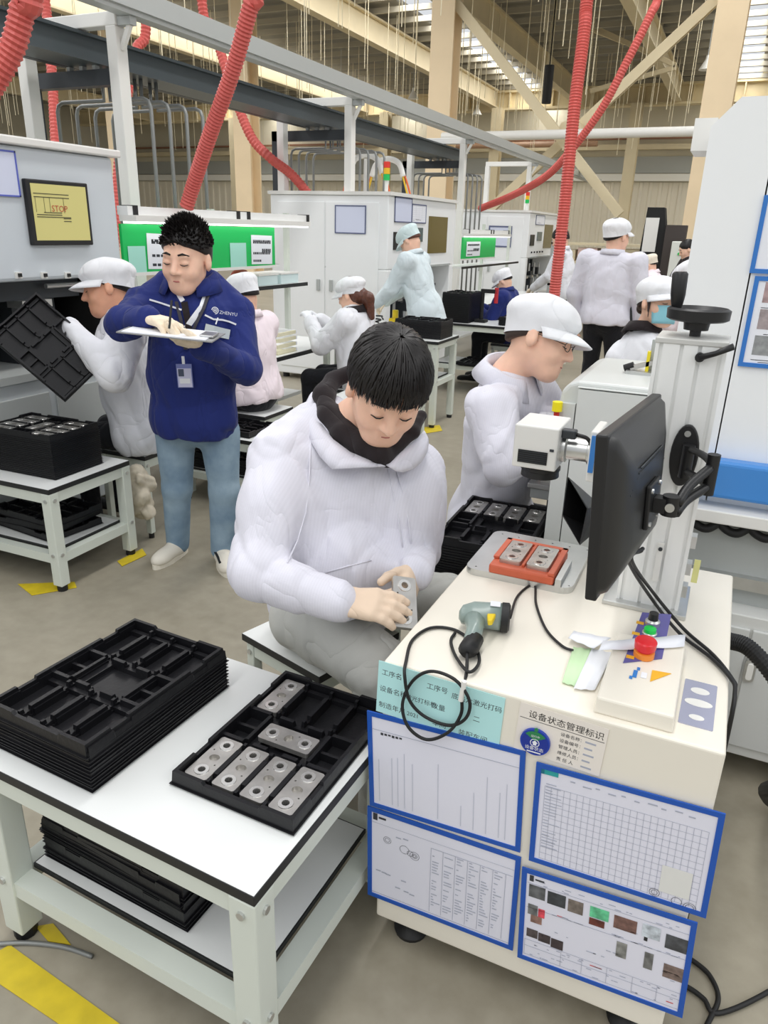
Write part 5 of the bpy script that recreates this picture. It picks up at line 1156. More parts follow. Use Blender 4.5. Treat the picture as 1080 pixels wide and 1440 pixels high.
def skin_mat(name, c): 
    m_ = mat(name, rgb(*c), 0.5, noise=.05, nscale=25); b = m_.node_tree.nodes['Principled BSDF']; b.inputs['Subsurface Weight'].default_value = .12; b.inputs['Subsurface Radius'].default_value = (.02,.008,.004); return m_
M_skin = skin_mat('skin_light', (242,196,170)); M_skin2 = skin_mat('skin_warm', (232,172,140))
def cloth(name, c, stripes=0.0, rough=.8, fold=.5):
    m_ = mat(name, rgb(*c), rough, noise=.03, nscale=9, bump=.12, bscale=140, spec=.2); nt = m_.node_tree; b = nt.nodes['Principled BSDF']
    b.inputs['Sheen Weight'].default_value = .1
    tf = nt.nodes.new('ShaderNodeTexCoord'); nz_ = nt.nodes.new('ShaderNodeTexNoise'); nz_.inputs['Scale'].default_value = 6.5; nz_.inputs['Detail'].default_value = 2.2; nz_.inputs['Distortion'].default_value = .8
    mf = nt.nodes.new('ShaderNodeMapping'); mf.inputs['Scale'].default_value = (1, 1, .65); mf.inputs['Rotation'].default_value = (.25, .2, 0); nt.links.new(tf.outputs['Object'], mf.inputs[0]); nt.links.new(mf.outputs[0], nz_.inputs['Vector'])
    s1 = nt.nodes.new('ShaderNodeMath'); s1.operation = 'SUBTRACT'; s1.inputs[1].default_value = .5; s2 = nt.nodes.new('ShaderNodeMath'); s2.operation = 'ABSOLUTE'; s3 = nt.nodes.new('ShaderNodeMath'); s3.operation = 'POWER'; s3.inputs[1].default_value = .6
    nt.links.new(nz_.outputs['Fac'], s1.inputs[0]); nt.links.new(s1.outputs[0], s2.inputs[0]); nt.links.new(s2.outputs[0], s3.inputs[0])
    fb = nt.nodes.new('ShaderNodeBump'); fb.inputs['Strength'].default_value = fold; fb.inputs['Distance'].default_value = .03; nt.links.new(s3.outputs[0], fb.inputs['Height'])
    ob = b.inputs['Normal'].links[0].from_node; nt.links.new(fb.outputs[0], ob.inputs['Normal'])
    if stripes:
        tc = nt.nodes.new('ShaderNodeTexCoord'); wv = nt.nodes.new('ShaderNodeTexWave'); wv.inputs['Scale'].default_value = 48; wv.bands_direction = 'X'; wv.inputs['Distortion'].default_value = .6
        nt.links.new(tc.outputs['Object'], wv.inputs['Vector'])
        mx = nt.nodes.new('ShaderNodeMix'); mx.data_type = 'RGBA'; mx.blend_type = 'MULTIPLY'; mx.inputs[0].default_value = stripes
        src = b.inputs['Base Color'].links[0].from_socket; nt.links.new(src, mx.inputs[6]); nt.links.new(wv.outputs['Color'], mx.inputs[7]); nt.links.new(mx.outputs[2], b.inputs['Base Color'])
    return m_
M_coat = cloth('white_smock', (222,221,231), .035, fold=.34); M_coat2 = cloth('white_smock_plain', (230,231,236)); M_pink = cloth('pale_pink_jacket', (240,226,232)); M_coatg = cloth('white_smock_cool', (216,228,232))
M_navy = cloth('royal_navy_jacket', (34,46,110)); M_navyd = cloth('navy_trim', (28,36,80)); M_jean = mat('washed_denim', rgb(158,180,196), .8, nscale=6, col2=rgb(104,130,154), bump=.2, bscale=180, spec=.2)
M_trous = cloth('black_trousers', (30,31,36)); M_ltrous = cloth('light_grey_trousers', (198,198,192)); M_hood = cloth('black_hoodie', (40,34,36)); M_capw = cloth('white_cap', (236,237,240)); M_glove = cloth('cream_glove', (236,220,196)); M_gloveb = cloth('beige_glove', (230,206,182))
M_hair = mat('black_hair', rgb(22,18,17), .42, noise=.25, nscale=90, spec=.4); M_hairb = mat('brown_hair', rgb(92,52,38), .4, noise=.3, nscale=70, spec=.5)
M_lip = mat('lips', rgb(190,112,104), .5); M_mask = mat('blue_mask', rgb(146,208,222), .7); M_sole = mat('cream_sole', rgb(236,230,214), .6)

def camdir(x, y, z): c = Vector((x, y, z)); return unit(Vector((AX.dot(c), AY.dot(c), AZ.dot(c))))
class Head:
    def __init__(s, c, f, u, sc=1.0):
        s.c = Vector(c); s.f = unit(f); u = Vector(u); s.u = unit(u-s.f*u.dot(s.f)); s.r = s.f.cross(s.u); s.s = sc
    def p(s, x, y, z): return s.c+(s.r*x+s.f*y+s.u*z)*s.s
    @property
    def ax(s): return (s.r, s.f, s.u)
def head_prims(H, nb):
    p, s, ax = H.p, H.s, H.ax
    L = [ell(p(0,-.012,.028), (.076*s,.096*s,.090*s), ax, .02), ell(p(0,.022,-.042), (.059*s,.068*s,.074*s), ax, .03), cone(p(0,.055,-.092), p(0,.062,-.094), .026*s, k=.03)]
    for e in (-1, 1):
        L += [cone(p(.036*e,.050,-.040), p(.040*e,.036,-.020), .030*s, k=.025), cone(p(.044*e,.0,-.05), p(.022*e,.050,-.092), .022*s, k=.03)]
        L += [ell(p(.080*e,-.006,-.012), (.009*s,.019*s,.031*s), ax, .008), ell(p(.086*e,.0,-.022), (.006*s,.010*s,.014*s), ax, .006)]
    L += [cone(p(-.034,.074,.018), p(.034,.074,.018), .013*s, k=.02)]
    L += [ell(p(.033*e,.097,-.004), (.017*s,.013*s,.010*s), ax, .012, 'sub') for e in (-1, 1)]
    L += [ell(p(.032*e,.0765,-.005), (.0145*s,.0125*s,.0105*s), ax, .005) for e in (-1, 1)]
    L += [cone(p(0,.080,.010), p(0,.104,-.034), .0075*s, .0115*s, k=.016)]
    L += [cone(p(.011*e,.094,-.038), p(.013*e,.090,-.038), .0075*s, k=.008) for e in (-1, 1)]
    L += [cone(p(-.016,.082,-.064), p(.016,.082,-.064), .0062*s, k=.009), cone(p(-.014,.080,-.074), p(.014,.080,-.074), .0072*s, k=.009)]
    L += [cone(p(0,-.030,-.05), nb, .050*s, .060, k=.03)]
    return L
def face_marks(H, parent, org, hair=M_hair, brow=True, lips=True, sl=1.0):
    p, s = H.p, H.s
    for e in (-1, 1):
        if brow: MB().tube([p(.014*e,.0885,.021), p(.030*e,.0885,.0265), p(.050*e,.076,.020)], [.0032*s,.0042*s,.0016*s], 6).build('eyebrow', hair, parent, org, smooth=True)
        MB().tube([p(.018*e,.0875,-.0085), p(.026*e,.0895,-.0115*sl), p(.034*e,.0890,-.012*sl), p(.0465*e,.0825,-.0085)], [.0010*s,.0017*s,.0017*s,.0010*s], 6).build('eyelashes', hair, parent, org, smooth=True)
    if lips:
        MB().tube([p(-.021,.0835,-.0685), p(-.008,.0885,-.0665), p(.0,.0890,-.0675), p(.008,.0885,-.0665), p(.021,.0835,-.0685)], [.0012*s,.0030*s,.0032*s,.0030*s,.0012*s], 6).build('lips', M_lip, parent, org, smooth=True)
def hair_cap(H, h, back=-.005, slope=.62, grow=1.0, parent=None, org=None, m=None, dome=True):
    p, s, ax = H.p, H.s, H.ax
    L = [ell(p(0,-.014,.030), (.084*s*grow,.104*s*grow,.098*s*grow), ax, .01), ell(p(0,-.05,-.03), (.066*s,.056*s,.07*s), ax, .03)]
    n = unit(-(H.u-H.f*slope)); L += [plane(p(0,0,back), n, .008)]
    L += [ell(p(0,.108,-.03), (.070*s,.066*s,.10*s), ax, .008, 'sub')]
    if not dome: L += [plane(p(0,0,.05), H.u, .004)]
    return link('hair', sdf_mesh(L, h, name='hair'), m or M_hair, parent, org)
def strands(H, parent, org, style, n, m=M_hair, seed=1, wd=.0034):
    r = random.Random(seed); b = MB(); s = H.s
    def sp(az, pol, k): # scalp point
        x = math.sin(pol)*math.sin(az); y = math.sin(pol)*math.cos(az); z = math.cos(pol); return H.p(.086*x*k, -.014+.106*y*k, .030+.100*z*k)
    for i in range(n):
        az = r.uniform(-PI, PI); fr = max(0, math.cos(az)); bk = max(0, -math.cos(az))
        if style == 'fringe':
            p0 = math.radians(r.uniform(2, 62)); p1 = math.radians(84+18*(1-fr)*(1-bk)+24*bk+r.uniform(-9, 7)+4*fr)
            if p1-p0 < .4: continue
            tw = r.uniform(-.20, .20); lift = r.uniform(1.02, 1.09); pts = []
            for k in range(7):
                t = k/6; po = p0+(p1-p0)*t; pts.append(sp(az+tw*t, po, 1.01+(lift-1.0)*math.sin(min(1, t*1.3)*PI*.5)*1.0+.03*fr*t))
            b.tube(pts, [wd*.6, wd, wd*1.1, wd*1.1, wd, wd*.7, wd*.1], 4, caps=False)
        elif style == 'spiky':
            po = math.radians(r.uniform(0, 86) if fr < .5 else r.uniform(0, 77)); a = sp(az, po, .99); nn = unit(a-H.p(0,-.014,.03)); d = unit(nn*1.0+H.u*.45+H.f*.25+Vector((r.uniform(-.4,.4), r.uniform(-.4,.4), r.uniform(-.2,.3)))); L = s*r.uniform(.012, .026)*(1.0 if po < 1.0 else .5)
            b.tube([a, a+d*L*.5, a+d*L+H.f*.004], [wd*1.1, wd*.8, .0003], 4, caps=False)
    return b.build('hair_strands', m, parent, org, smooth=True)
def cap(H, parent, org, m=M_capw, tilt=0.0, puff=1.0, visor=True, seed=0):
    r = random.Random(seed); N = 36; rows = []
    prof = [(.98,.004),(1.0,.018),(1.05,.034),(1.10*puff,.050),(1.10*puff,.070),(1.02*puff,.091),(.85*puff,.109),(.58*puff,.122),(.28,.128),(.05,.129)]
    ph = [r.uniform(0, 6.28) for _ in range(4)]
    for k, (q, z) in enumerate(prof):
        row = []
        for i in range(N):
            a = 2*PI*i/N; w_ = 1+.020*math.sin(5*a+ph[0]+k*.5)+.018*math.sin(9*a+ph[1]+k*1.1)+.012*math.sin(17*a+ph[2]) if k > 2 else 1
            x, y = .088*q*w_*math.sin(a), .108*q*w_*math.cos(a)-.012-(.010 if k > 3 else 0); row.append(H.p(x, y, z+tilt*y+.026*math.cos(a)*max(0, 1-k/5)-.010*max(0, -math.cos(a))*(k > 3)))
        rows.append(row)
    b = MB(); b.grid(rows, close=True); b.f.append(tuple(range((len(prof)-1)*N, len(prof)*N)))
    o = b.build('cap', m, parent, org, smooth=True)
    o.modifiers.new('s', 'SUBSURF').render_levels = 1
    if visor:
        rows = []
        for j in range(5):
            t = j/4; row = []
            for i in range(17):
                a = math.radians(-78+156*i/16); e = math.cos(a*.93)
                x = .088*math.sin(a)*(1+.10*t); y = .108*math.cos(a)-.012+.060*t*e; row.append(H.p(x, y, .036-.018*(1-e)-.014*t*e-.010*t*t-.014*(abs(math.sin(a))**2)*t+tilt*y))
            rows.append(row)
        MB().grid(rows).build('visor', m, o, org, smooth=True, solid=.0035)
    return o
def collar(nb, axis, fw, parent, org, m, r0=.068, h=.045, drop=.05, spread=.03, gap=28, solid=.004, lean=0.0):
    ax = unit(axis); f = Vector(fw); f = unit(f-ax*f.dot(ax)); s = f.cross(ax); rows = [[], [], [], []]; N = 30
    for i in range(N+1):
        a = math.radians(gap+(360-2*gap)*i/N); fr = max(0, math.cos(a)); d = s*math.sin(a)+f*math.cos(a); tip = max(0, 1-abs(min(i, N-i))/6.0)
        rows[0].append(nb+d*(r0*.95)+ax*(-.012)); rows[1].append(nb+d*(r0*1.0)+ax*(h*(1-.55*fr))); rows[2].append(nb+d*(r0*1.08+.004)+ax*(h*(1-.55*fr)-.002)); rows[3].append(nb+d*(r0*1.15+spread)+ax*(h*.2-drop*(.35+.65*fr)-.012*tip))
    return MB().grid(rows).build('collar', m, parent, org, smooth=True, solid=solid)

def hand_prims(wr, d, nrm, side, curl=(.5,.5,.5,.5), thumb=(.5,.3), sc=1.0, inf=0.0, spread=.06):
    """d: towards the fingers, nrm: out of the palm; side +1 when the thumb lies on the d x nrm side"""
    d = unit(d); nrm = Vector(nrm); nrm = unit(nrm-d*nrm.dot(d)); lat = d.cross(nrm)*side; wr = Vector(wr); L = []
    pl = .088*sc; base = []
    for i, (o_, ln) in enumerate(((.028,.072),(.009,.080),(-.010,.074),(-.028,.058))):
        kn = wr+d*(pl-(.004*abs(i-1)))+lat*(o_*sc); base.append(kn); L.append(cone(wr+lat*(o_*.55*sc)+d*.008, kn, .0155*sc+inf, .0125*sc+inf, k=.014))
        a = 0; q = kn; fd = unit(d+lat*(spread*(1.5-i)))
        for j, fr in enumerate((.45,.31,.24)):
            a += curl[i]*(1.0, 1.15, .8)[j]; dd = fd*math.cos(a)+nrm*math.sin(a); e = q+dd*(ln*fr*sc); rr = (.0098,.0090,.0082)[j]*sc
            L.append(cone(q, e, rr+inf, rr*.93+inf, k=.004)); q = e
    t0 = wr+d*(.022*sc)+lat*(.026*sc)+nrm*(.004); td = unit(d*math.cos(thumb[0]*1.6)+lat*math.sin(thumb[0]*1.6)+nrm*thumb[1])
    t1 = t0+td*(.036*sc); td2 = unit(td+d*.5+nrm*thumb[1]*.8); t2 = t1+td2*(.03*sc); t3 = t2+unit(td2+d*.3-lat*.2)*(.024*sc)
    L += [cone(t0-td*.01, t1, .0145*sc+inf, .0115*sc+inf, k=.012), cone(t1, t2, .0112*sc+inf, .0102*sc+inf, k=.005), cone(t2, t3, .0102*sc+inf, .0088*sc+inf, k=.004)]
    return L
def shoe(an, d, parent, org, m, h=.008, sole=M_sole, flat=.0):
    d = Vector((d[0], d[1], 0)); d = unit(d); an = Vector((an[0], an[1], 0)); s = Vector((d.y, -d.x, 0)); z = Vector((0,0,1))
    L = [ell(an+d*.08+z*.045, (.045,.13,.042), (s, d, z), .02), ell(an+d*.0+z*.06, (.044,.066,.064), (s, d, z), .03), ell(an+d*.15+z*.036, (.044,.06,.034), (s, d, z), .02), plane((0,0,.022), (0,0,-1))]
    o = link('shoe', sdf_mesh(L, h, name='shoe'), m, parent, org)
    pts = [(.040*math.sin(t)*(1.12 if math.cos(t) > 0 else 1.0), .07+.145*math.cos(t)) for t in [2*PI*i/24 for i in range(24)]]
    MB().prism([(x, y) for x, y in reversed(pts)], an+z*.0, s, d, .0).build('sole_line', sole, o, org) if False else None
    b = MB(); n = len(pts); b.add([an+s*x+d*y+z*zz for zz in (0.0, .026) for x, y in pts], [tuple(range(n-1,-1,-1)), tuple(range(n, 2*n))]+[(i, (i+1) % n, n+(i+1) % n, n+i) for i in range(n)])
    b.build('sole', sole, o, org); return o

def person(label, J, h=.008, coat=M_coat2, trous=M_trous, hem=.10, bulk=1.0, arm=1.0, wr_amp=.006, seed=1, skin=M_skin, gloves=None, shoes=None, hands=None, collar_kw=None, hc=None, group=None, coat_extra=None, trous_noise=.004, legs=True, leg_r=1.0, hbody=None, cuffs=True, name_coat='smock', coat_cut=None, sleeve=1.0):
    pel, nb, H = Vector(J['pel']), Vector(J['nb']), J['head']; tz = unit(nb-pel); ty = Vector(J['tf']); ty = unit(ty-tz*ty.dot(tz)); tx = ty.cross(tz); L = (nb-pel).length
    org = Vector((pel.x, pel.y, 0)); hc = hc or h
    sides = ('R', 'L'); sh = {k: Vector(J['sh'+k]) for k in sides}; el = {k: Vector(J['el'+k]) for k in sides}; wr = {k: Vector(J['wr'+k]) for k in sides}
    # body, one continuous skin
    B = head_prims(H, nb+tz*-.0)
    B += [ell(pel+tz*(.70*L), (.14,.085,.18), (tx, ty, tz), .05), ell(pel+tz*(.30*L), (.13,.09,.18), (tx, ty, tz), .05), ell(pel, (.14,.10,.12), (tx, ty, tz), .05), cone(nb-tz*.10, nb, .075, .055, k=.04)]
    hp = {}
    for k, e in (('R', 1), ('L', -1)):
        B += [cone(nb-tz*.06+tx*(.05*e), sh[k]-tz*.01, .05, .045, k=.04), cone(sh[k], el[k], .042, .036, k=.02), cone(el[k], wr[k], .036, .026, k=.02)]
        hs = (hands or {}).get(k) or dict(d=wr[k]-el[k], n=Vector((0,0,-1)) if abs(unit(wr[k]-el[k]).z) < .8 else -tx*e, side=1 if k == 'R' else -1)
        hp[k] = hs; B += hand_prims(wr[k], hs['d'], hs['n'], hs['side'], hs.get('curl', (.45,.5,.5,.55)), hs.get('thumb', (.5,.3)), hs.get('sc', 1.0), -.0015 if gloves else 0)
        if legs: B += [cone(Vector(J['hip'+k]), Vector(J['kn'+k]), .07, .048, k=.04), cone(Vector(J['kn'+k]), Vector(J['an'+k]), .046, .032, k=.02), cone(Vector(J['an'+k]), Vector(J['an'+k])+unit(J['ft'+k])*.10+Vector((0,0,-.06)), .024, .012, k=.01)]
    root = link('person', sdf_mesh(B, hbody or h), skin, None, org); tag(root, label, 'person', group)
    # upper garment
    C = [ell(pel+tz*(.70*L)+ty*.008, (.182*bulk,.126*bulk,.215), (tx, ty, tz), .06), ell(pel+tz*(.36*L)+ty*.02, (.186*bulk,.140*bulk,.25), (tx, ty, tz), .07), ell(pel+tz*(-.01), (.190*bulk,.150*bulk,.19), (tx, ty, tz), .06)]
    if hem > .12: C += [cone(pel, pel-tz*hem*.7+ty*.0, .165*bulk, .175*bulk, k=.05)]
    C += [cone(nb-tz*.05, nb-tz*.012, .085, .066, k=.04)]
    for k, e in (('R', 1), ('L', -1)):
        fe = unit(wr[k]-el[k])
        C += [cone(nb-tz*.055+tx*(.04*e), sh[k]-tz*.012, .066, .070*arm, k=.05), cone(sh[k], el[k], .078*arm, .066*arm*sleeve, k=.035), cone(el[k], wr[k]-fe*.005, .066*arm*sleeve, .046*arm, k=.02)]
        if cuffs: C += [cone(wr[k]-fe*.03, wr[k]+fe*.006, .043*arm, .040*arm, k=.006)]
    if coat_extra: C += coat_extra(tx, ty, tz)
    C += [plane(pel-tz*hem, -tz, .01)]
    if coat_cut: C += coat_cut(tx, ty, tz)
    co = link(name_coat, sdf_mesh(C, hc, wrinkle(seed, wr_amp), wr_amp, name_coat), coat, root, org)
    if collar_kw is not None: collar(nb+tz*.0, tz*.9+unit(H.c-nb)*.1, ty, co, org, collar_kw.pop('m', coat), **collar_kw)
    if trous is not None and legs:
        T_ = [ell(pel-tz*.02, (.165,.125,.13), (tx, ty, tz), .05)]
        for k in sides: T_ += [cone(Vector(J['hip'+k]), Vector(J['kn'+k]), .088*leg_r, .066*leg_r, k=.04), cone(Vector(J['kn'+k]), Vector(J['an'+k])+Vector((0,0,-.02)), .066*leg_r, .052*leg_r, k=.025)]
        link('trousers', sdf_mesh(T_, hc, wrinkle(seed+5, trous_noise, 18), trous_noise, 'trousers'), trous, root, org)
    if gloves:
        for k in sides:
            hs = hp[k]; g_ = hand_prims(wr[k], hs['d'], hs['n'], hs['side'], hs.get('curl', (.45,.5,.5,.55)), hs.get('thumb', (.5,.3)), hs.get('sc', 1.0), .0015); fe = unit(wr[k]-el[k]); g_ += [cone(wr[k]-fe*.03, wr[k]+unit(hs['d'])*.012, .031, .029, k=.01)]
            link('glove', sdf_mesh(g_, min(h, .0045) if h < .009 else h*.7, name='glove'), gloves, root, org)
    if legs and shoes is not None:
        for k in sides: shoe(J['an'+k], J['ft'+k], root, org, shoes)
    return root, org, (tx, ty, tz)
def ik(a, b, l1, l2, hint):
    a, b = Vector(a), Vector(b); d = b-a; D = min(d.length, (l1+l2)*.999); dn = unit(d); x = (l1*l1-l2*l2+D*D)/(2*D); hgt = math.sqrt(max(0, l1*l1-x*x)); hn = Vector(hint); hn = unit(hn-dn*hn.dot(dn)); return a+dn*x+hn*hgt
def pose(base, yaw, seat=None, lean=.1, head=(.2, 0.0, 0.0), handR=None, handL=None, ht=1.70, foot=(.12, .0), sc=1.0, hs=1.0, spine=None, shw=.19, knee=.42):
    """generic figure: yaw 0 faces +Y; hands given in the body frame (right, forward, up) from the floor under the pelvis"""
    f = Vector((-math.sin(yaw), math.cos(yaw), 0)); r = Vector((math.cos(yaw), math.sin(yaw), 0)); z = Vector((0,0,1)); b = Vector((base[0], base[1], 0))
    k = ht/1.70; pz = seat+.12 if seat else .93*k; pel = b+z*pz; sp_ = (spine or (.485 if seat else .50))*k; tz = unit(z*math.cos(lean)+f*math.sin(lean)); nb = pel+tz*sp_; J = dict(pel=pel, nb=nb, tf=f)
    hp_, hy, hr = head; hf = unit((f*math.cos(hy)+r*math.sin(hy))*math.cos(hp_)-z*math.sin(hp_)); hu = unit(z*math.cos(hp_)+(f*math.cos(hy)+r*math.sin(hy))*math.sin(hp_)+r*hr)
    J['head'] = Head(nb+unit(tz*.6+z*.4)*(.155*k)+hf*.025, hf, hu, hs*k)
    for s_, e, hd in (('R', 1, handR), ('L', -1, handL)):
        sh = nb+r*(shw*k*e)-tz*(.045*k); J['sh'+s_] = sh
        w_ = b+r*hd[0]+f*hd[1]+z*hd[2] if hd else sh+Vector((0,0,-.50*k))+r*(.05*e)+f*.06
        v = w_-sh
        if v.length > .53*k: w_ = sh+unit(v)*.53*k
        J['wr'+s_] = w_; J['el'+s_] = ik(sh, w_, .285*k, .255*k, -z*.8+r*(e*.5)-f*.5)
        J['hip'+s_] = pel+r*(.09*e)-z*.02
        if seat: kn = pel+f*knee*k+r*(.12*e)-z*.05; kn.z = max(.45, seat+.06); an = Vector((kn.x, kn.y, .09))+f*(foot[1]); J['kn'+s_], J['an'+s_] = kn, an
        else: an = b+r*(foot[0]*e)+z*.09+f*(foot[1]*e); J['an'+s_] = an; J['kn'+s_] = ik(J['hip'+s_], an, .43*k, .43*k, f)
        J['ft'+s_] = f+r*(.15*e)
    return J

def surf(obj, px, py, lift=.004):
    bpy.context.view_layer.update(); mw = obj.matrix_world; inv = mw.inverted(); o_ = inv @ EYE; d_ = (inv.to_3x3() @ ray(px, py)).normalized()
    ok, loc, nn, _ = obj.ray_cast(o_, d_)
    if not ok: return None
    return mw @ loc + (mw.to_3x3() @ nn)*lift
def strip(obj, pix, w_, name, m, parent, org, lift=.004, solid=.003, r_tube=None):
    pts = [p for p in (surf(obj, x, y, lift) for x, y in pix) if p is not None]
    if len(pts) < 2: return None
    if r_tube: return MB().tube(pts, r_tube, 6).build(name, m, parent, org, smooth=True)
    rows = [[], []]
    for i, p in enumerate(pts):
        d_ = unit(pts[min(i+1, len(pts)-1)]-pts[max(i-1, 0)]); s_ = unit(d_.cross(unit(p-EYE))); rows[0].append(p-s_*w_/2); rows[1].append(p+s_*w_/2)
    return MB().grid(rows).build(name, m, parent, org, solid=solid)

# ------------------------------------------------------------------ the seated man in the white smock (main figure)
H = Head(at(545, 545, 1.82), camdir(.12, .78, -.60), camdir(.24, -.56, -.78), 1.10)
J = dict(pel=Vector((-1.0, 1.86, .575)), nb=at(497, 597, 1.98), head=H, tf=Vector((.50, -.86, 0)),
         shR=at(394, 655, 1.92), elR=at(360, 804, 1.80), wrR=at(474, 846, 1.74), shL=at(578, 668, 2.04), elL=at(584, 768, 2.10), wrL=at(582, 806, 1.90),
         hipR=Vector((-1.03, 1.74, .56)), knR=Vector((-.67, 1.56, .565)), anR=Vector((-.70, 1.60, .09)), ftR=Vector((.8, -.5, 0)),
         hipL=Vector((-.95, 1.96, .56)), knL=Vector((-.67, 2.0, .575)), anL=Vector((-.70, 1.95, .09)), ftL=Vector((.95, -.2, 0)))
hands = dict(R=dict(d=at(556, 852, 1.71)-at(474, 846, 1.74), n=camdir(.15, .55, .6), side=1, curl=(.28,.32,.32,.36), thumb=(.25,.6), sc=1.08),
             L=dict(d=at(570, 850, 1.80)-at(586, 806, 1.90), n=camdir(-.75, .1, .2), side=-1, curl=(.55,.6,.6,.6), thumb=(.3,.5), sc=1.05))
def hero_extra(tx, ty, tz):
    A = (tx, ty, tz)
    return [ell(at(480, 800, 2.0), (.16,.12,.15), A, .08), ell(at(376, 738, 1.91), (.072,.08,.12), A, .06), ell(at(588, 722, 2.06), (.062,.08,.12), A, .06),
            ell(at(425, 745, 2.0), (.095,.085,.16), A, .08), ell(at(548, 750, 2.07), (.085,.085,.14), A, .08), ell(at(500, 705, 2.0), (.155,.08,.11), A, .08),
            cone(at(462, 578, 2.05), at(392, 634, 1.96), .050, .066, k=.05), cone(at(560, 612, 2.07), at(584, 655, 2.06), .052, .058, k=.05), cone(at(455, 606, 2.02), at(520, 660, 1.97), .050, .045, k=.05)]
hero, org, (tx, ty, tz) = person('seated man with uncovered black hair in a white smock, wiping a metal plate', J, h=.0058, hbody=.0042, hc=.0065, coat=M_coat, trous=M_ltrous, hem=.05, bulk=1.08, arm=1.04, wr_amp=.013, seed=3, gloves=M_gloveb, hands=hands, shoes=M_black, coat_extra=hero_extra, leg_r=1.28, trous_noise=.008)
face_marks(H, hero, org)
hair_cap(H, .005, back=.0, slope=.55, parent=hero, org=org)
strands(H, hero, org, 'fringe', 1000, seed=4)
nb = J['nb']; na = unit(H.c-nb)
# black hood collar under the smock
hp_ = [(505,520,2.06),(468,534,2.05),(455,556,2.0),(462,585,1.95),(482,608,1.91),(508,626,1.885),(534,640,1.872)]
L_ = [cone(at(*hp_[i]), at(*hp_[i+1]), .022+.006*(i > 1), .022+.006*(i > 0), k=.015) for i in range(len(hp_)-1)]
L_ += [cone(at(534,640,1.872), at(545,652,1.88), .026, .014, k=.015), cone(at(545,640,1.885), at(580,608,1.93), .018, .016, k=.015), cone(at(580,608,1.93), at(592,585,1.98), .016, .016, k=.015), cone(nb-tz*.04, nb+na*.02, .066, .060, k=.02)]
link('hoodie', sdf_mesh(L_, .005, wrinkle(9, .003, 25), .003), M_hood, hero, org)
# folded white collar: two wings traced around the neck
def wing(pts, name, m, parent, org, solid=.004):
    return MB().grid(pts).build(name, m, parent, org, smooth=True, solid=solid)
cw = [[(446,548,2.03),(442,566,1.985),(450,594,1.935),(468,618,1.89),(492,636,1.87),(520,648,1.86),(542,656,1.855)],
      [(436,556,2.03),(428,572,1.985),(430,598,1.935),(438,622,1.895),(450,642,1.87),(461,654,1.855),(467,660,1.85)]]
rows = []
for t_ in (0, .33, .66, 1): rows.append([at(*cw[0][i]).lerp(at(*cw[1][i]), t_)+(-fwd)*(.012*math.sin(PI*t_)) for i in range(7)])
wing(rows, 'collar', M_coat, hero, org)
cw = [[(596,606,2.03),(592,610,1.98),(584,618,1.94),(572,628,1.91),(560,640,1.885),(550,650,1.87),(543,654,1.865)],
      [(602,618,2.04),(602,624,1.99),(600,636,1.96),(592,650,1.93),(580,660,1.905),(566,664,1.885),(556,662,1.875)]]
rows = []
for t_ in (0, .33, .66, 1): rows.append([at(*cw[0][i]).lerp(at(*cw[1][i]), t_)+(-fwd)*(.008*math.sin(PI*t_)) for i in range(7)])
wing(rows, 'collar', M_coat, hero, org)
smk = [c for c in hero.children if c.name.startswith('smock')][0]
for pix_ in ([(438,606),(436,640),(434,680),(430,720),(418,760),(404,792)], [(545,660),(552,690),(560,730),(566,770)], [(556,658),(566,690),(574,730),(578,765)], [(456,806),(490,796),(522,788)]):
    strip(smk, pix_, .004, 'seam', M_coat, smk, org, lift=.001, r_tube=.0022)
part(at(577, 858, 1.765)+Vector((-.018, 0, .012)), 0, 'metal plate held in the gloved hands of the seated man', rot=(math.radians(35), math.radians(12), math.radians(35)))

# ------------------------------------------------------------------ the man in the blue jacket with the clipboard
H = Head(at(262, 362, 3.40), camdir(-.22, .46, -.86), camdir(.05, -.88, -.46), 1.30)
hipc = Vector((-2.36, 2.90, .70))
J = dict(pel=Vector((-2.35, 2.90, .78)), nb=at(270, 408, 3.52), head=H, tf=camdir(-.12, 0, -1),
         shR=at(204, 434, 3.54), elR=at(172, 456, 3.34), wrR=at(208, 447, 3.20), shL=at(330, 446, 3.60), elL=at(346, 520, 3.50), wrL=at(285, 487, 3.22),
         hipR=Vector((-2.45, 2.87, .70)), knR=Vector((-2.46, 2.86, .40)), anR=Vector((-2.50, 2.88, .09)), ftR=camdir(-.35, 0, -1)*1.0,
         hipL=Vector((-2.24, 2.95, .70)), knL=Vector((-2.22, 2.94, .40)), anL=Vector((-2.24, 2.92, .09)), ftL=camdir(.35, 0, -1))
hands = dict(R=dict(d=at(242, 456, 3.12)-at(208, 447, 3.20), n=camdir(.1, .9, .3), side=1, curl=(.22,.30,.32,.34), thumb=(.45,.2), sc=1.2),
             L=dict(d=at(250, 478, 3.16)-at(285, 487, 3.22), n=camdir(0, -1, -.1), side=-1, curl=(.35,.4,.4,.4), thumb=(.5,.2), sc=1.2))
blue, org, (tx, ty, tz) = person('standing man in a royal blue work jacket and jeans writing on a clipboard', J, h=.0075, hbody=.0058, hc=.0085, coat=M_navy, trous=M_jean, hem=.09, bulk=1.18, arm=1.12, wr_amp=.016, seed=12, coat_extra=lambda tx, ty, tz: [cone(at(293, 400, 3.54), at(328, 438, 3.60), .07, .075, k=.05), cone(at(240, 400, 3.54), at(204, 428, 3.55), .07, .07, k=.05)], gloves=M_glove, hands=hands, shoes=mat('cream_trainer', rgb(232,226,212), .5), collar_kw=dict(m=M_navy, r0=.105, h=.085, drop=.03, spread=.035, gap=30), name_coat='jacket', leg_r=1.15)
face_marks(H, blue, org, sl=1.0)
hair_cap(H, .006, back=.012, slope=.50, parent=blue, org=org)
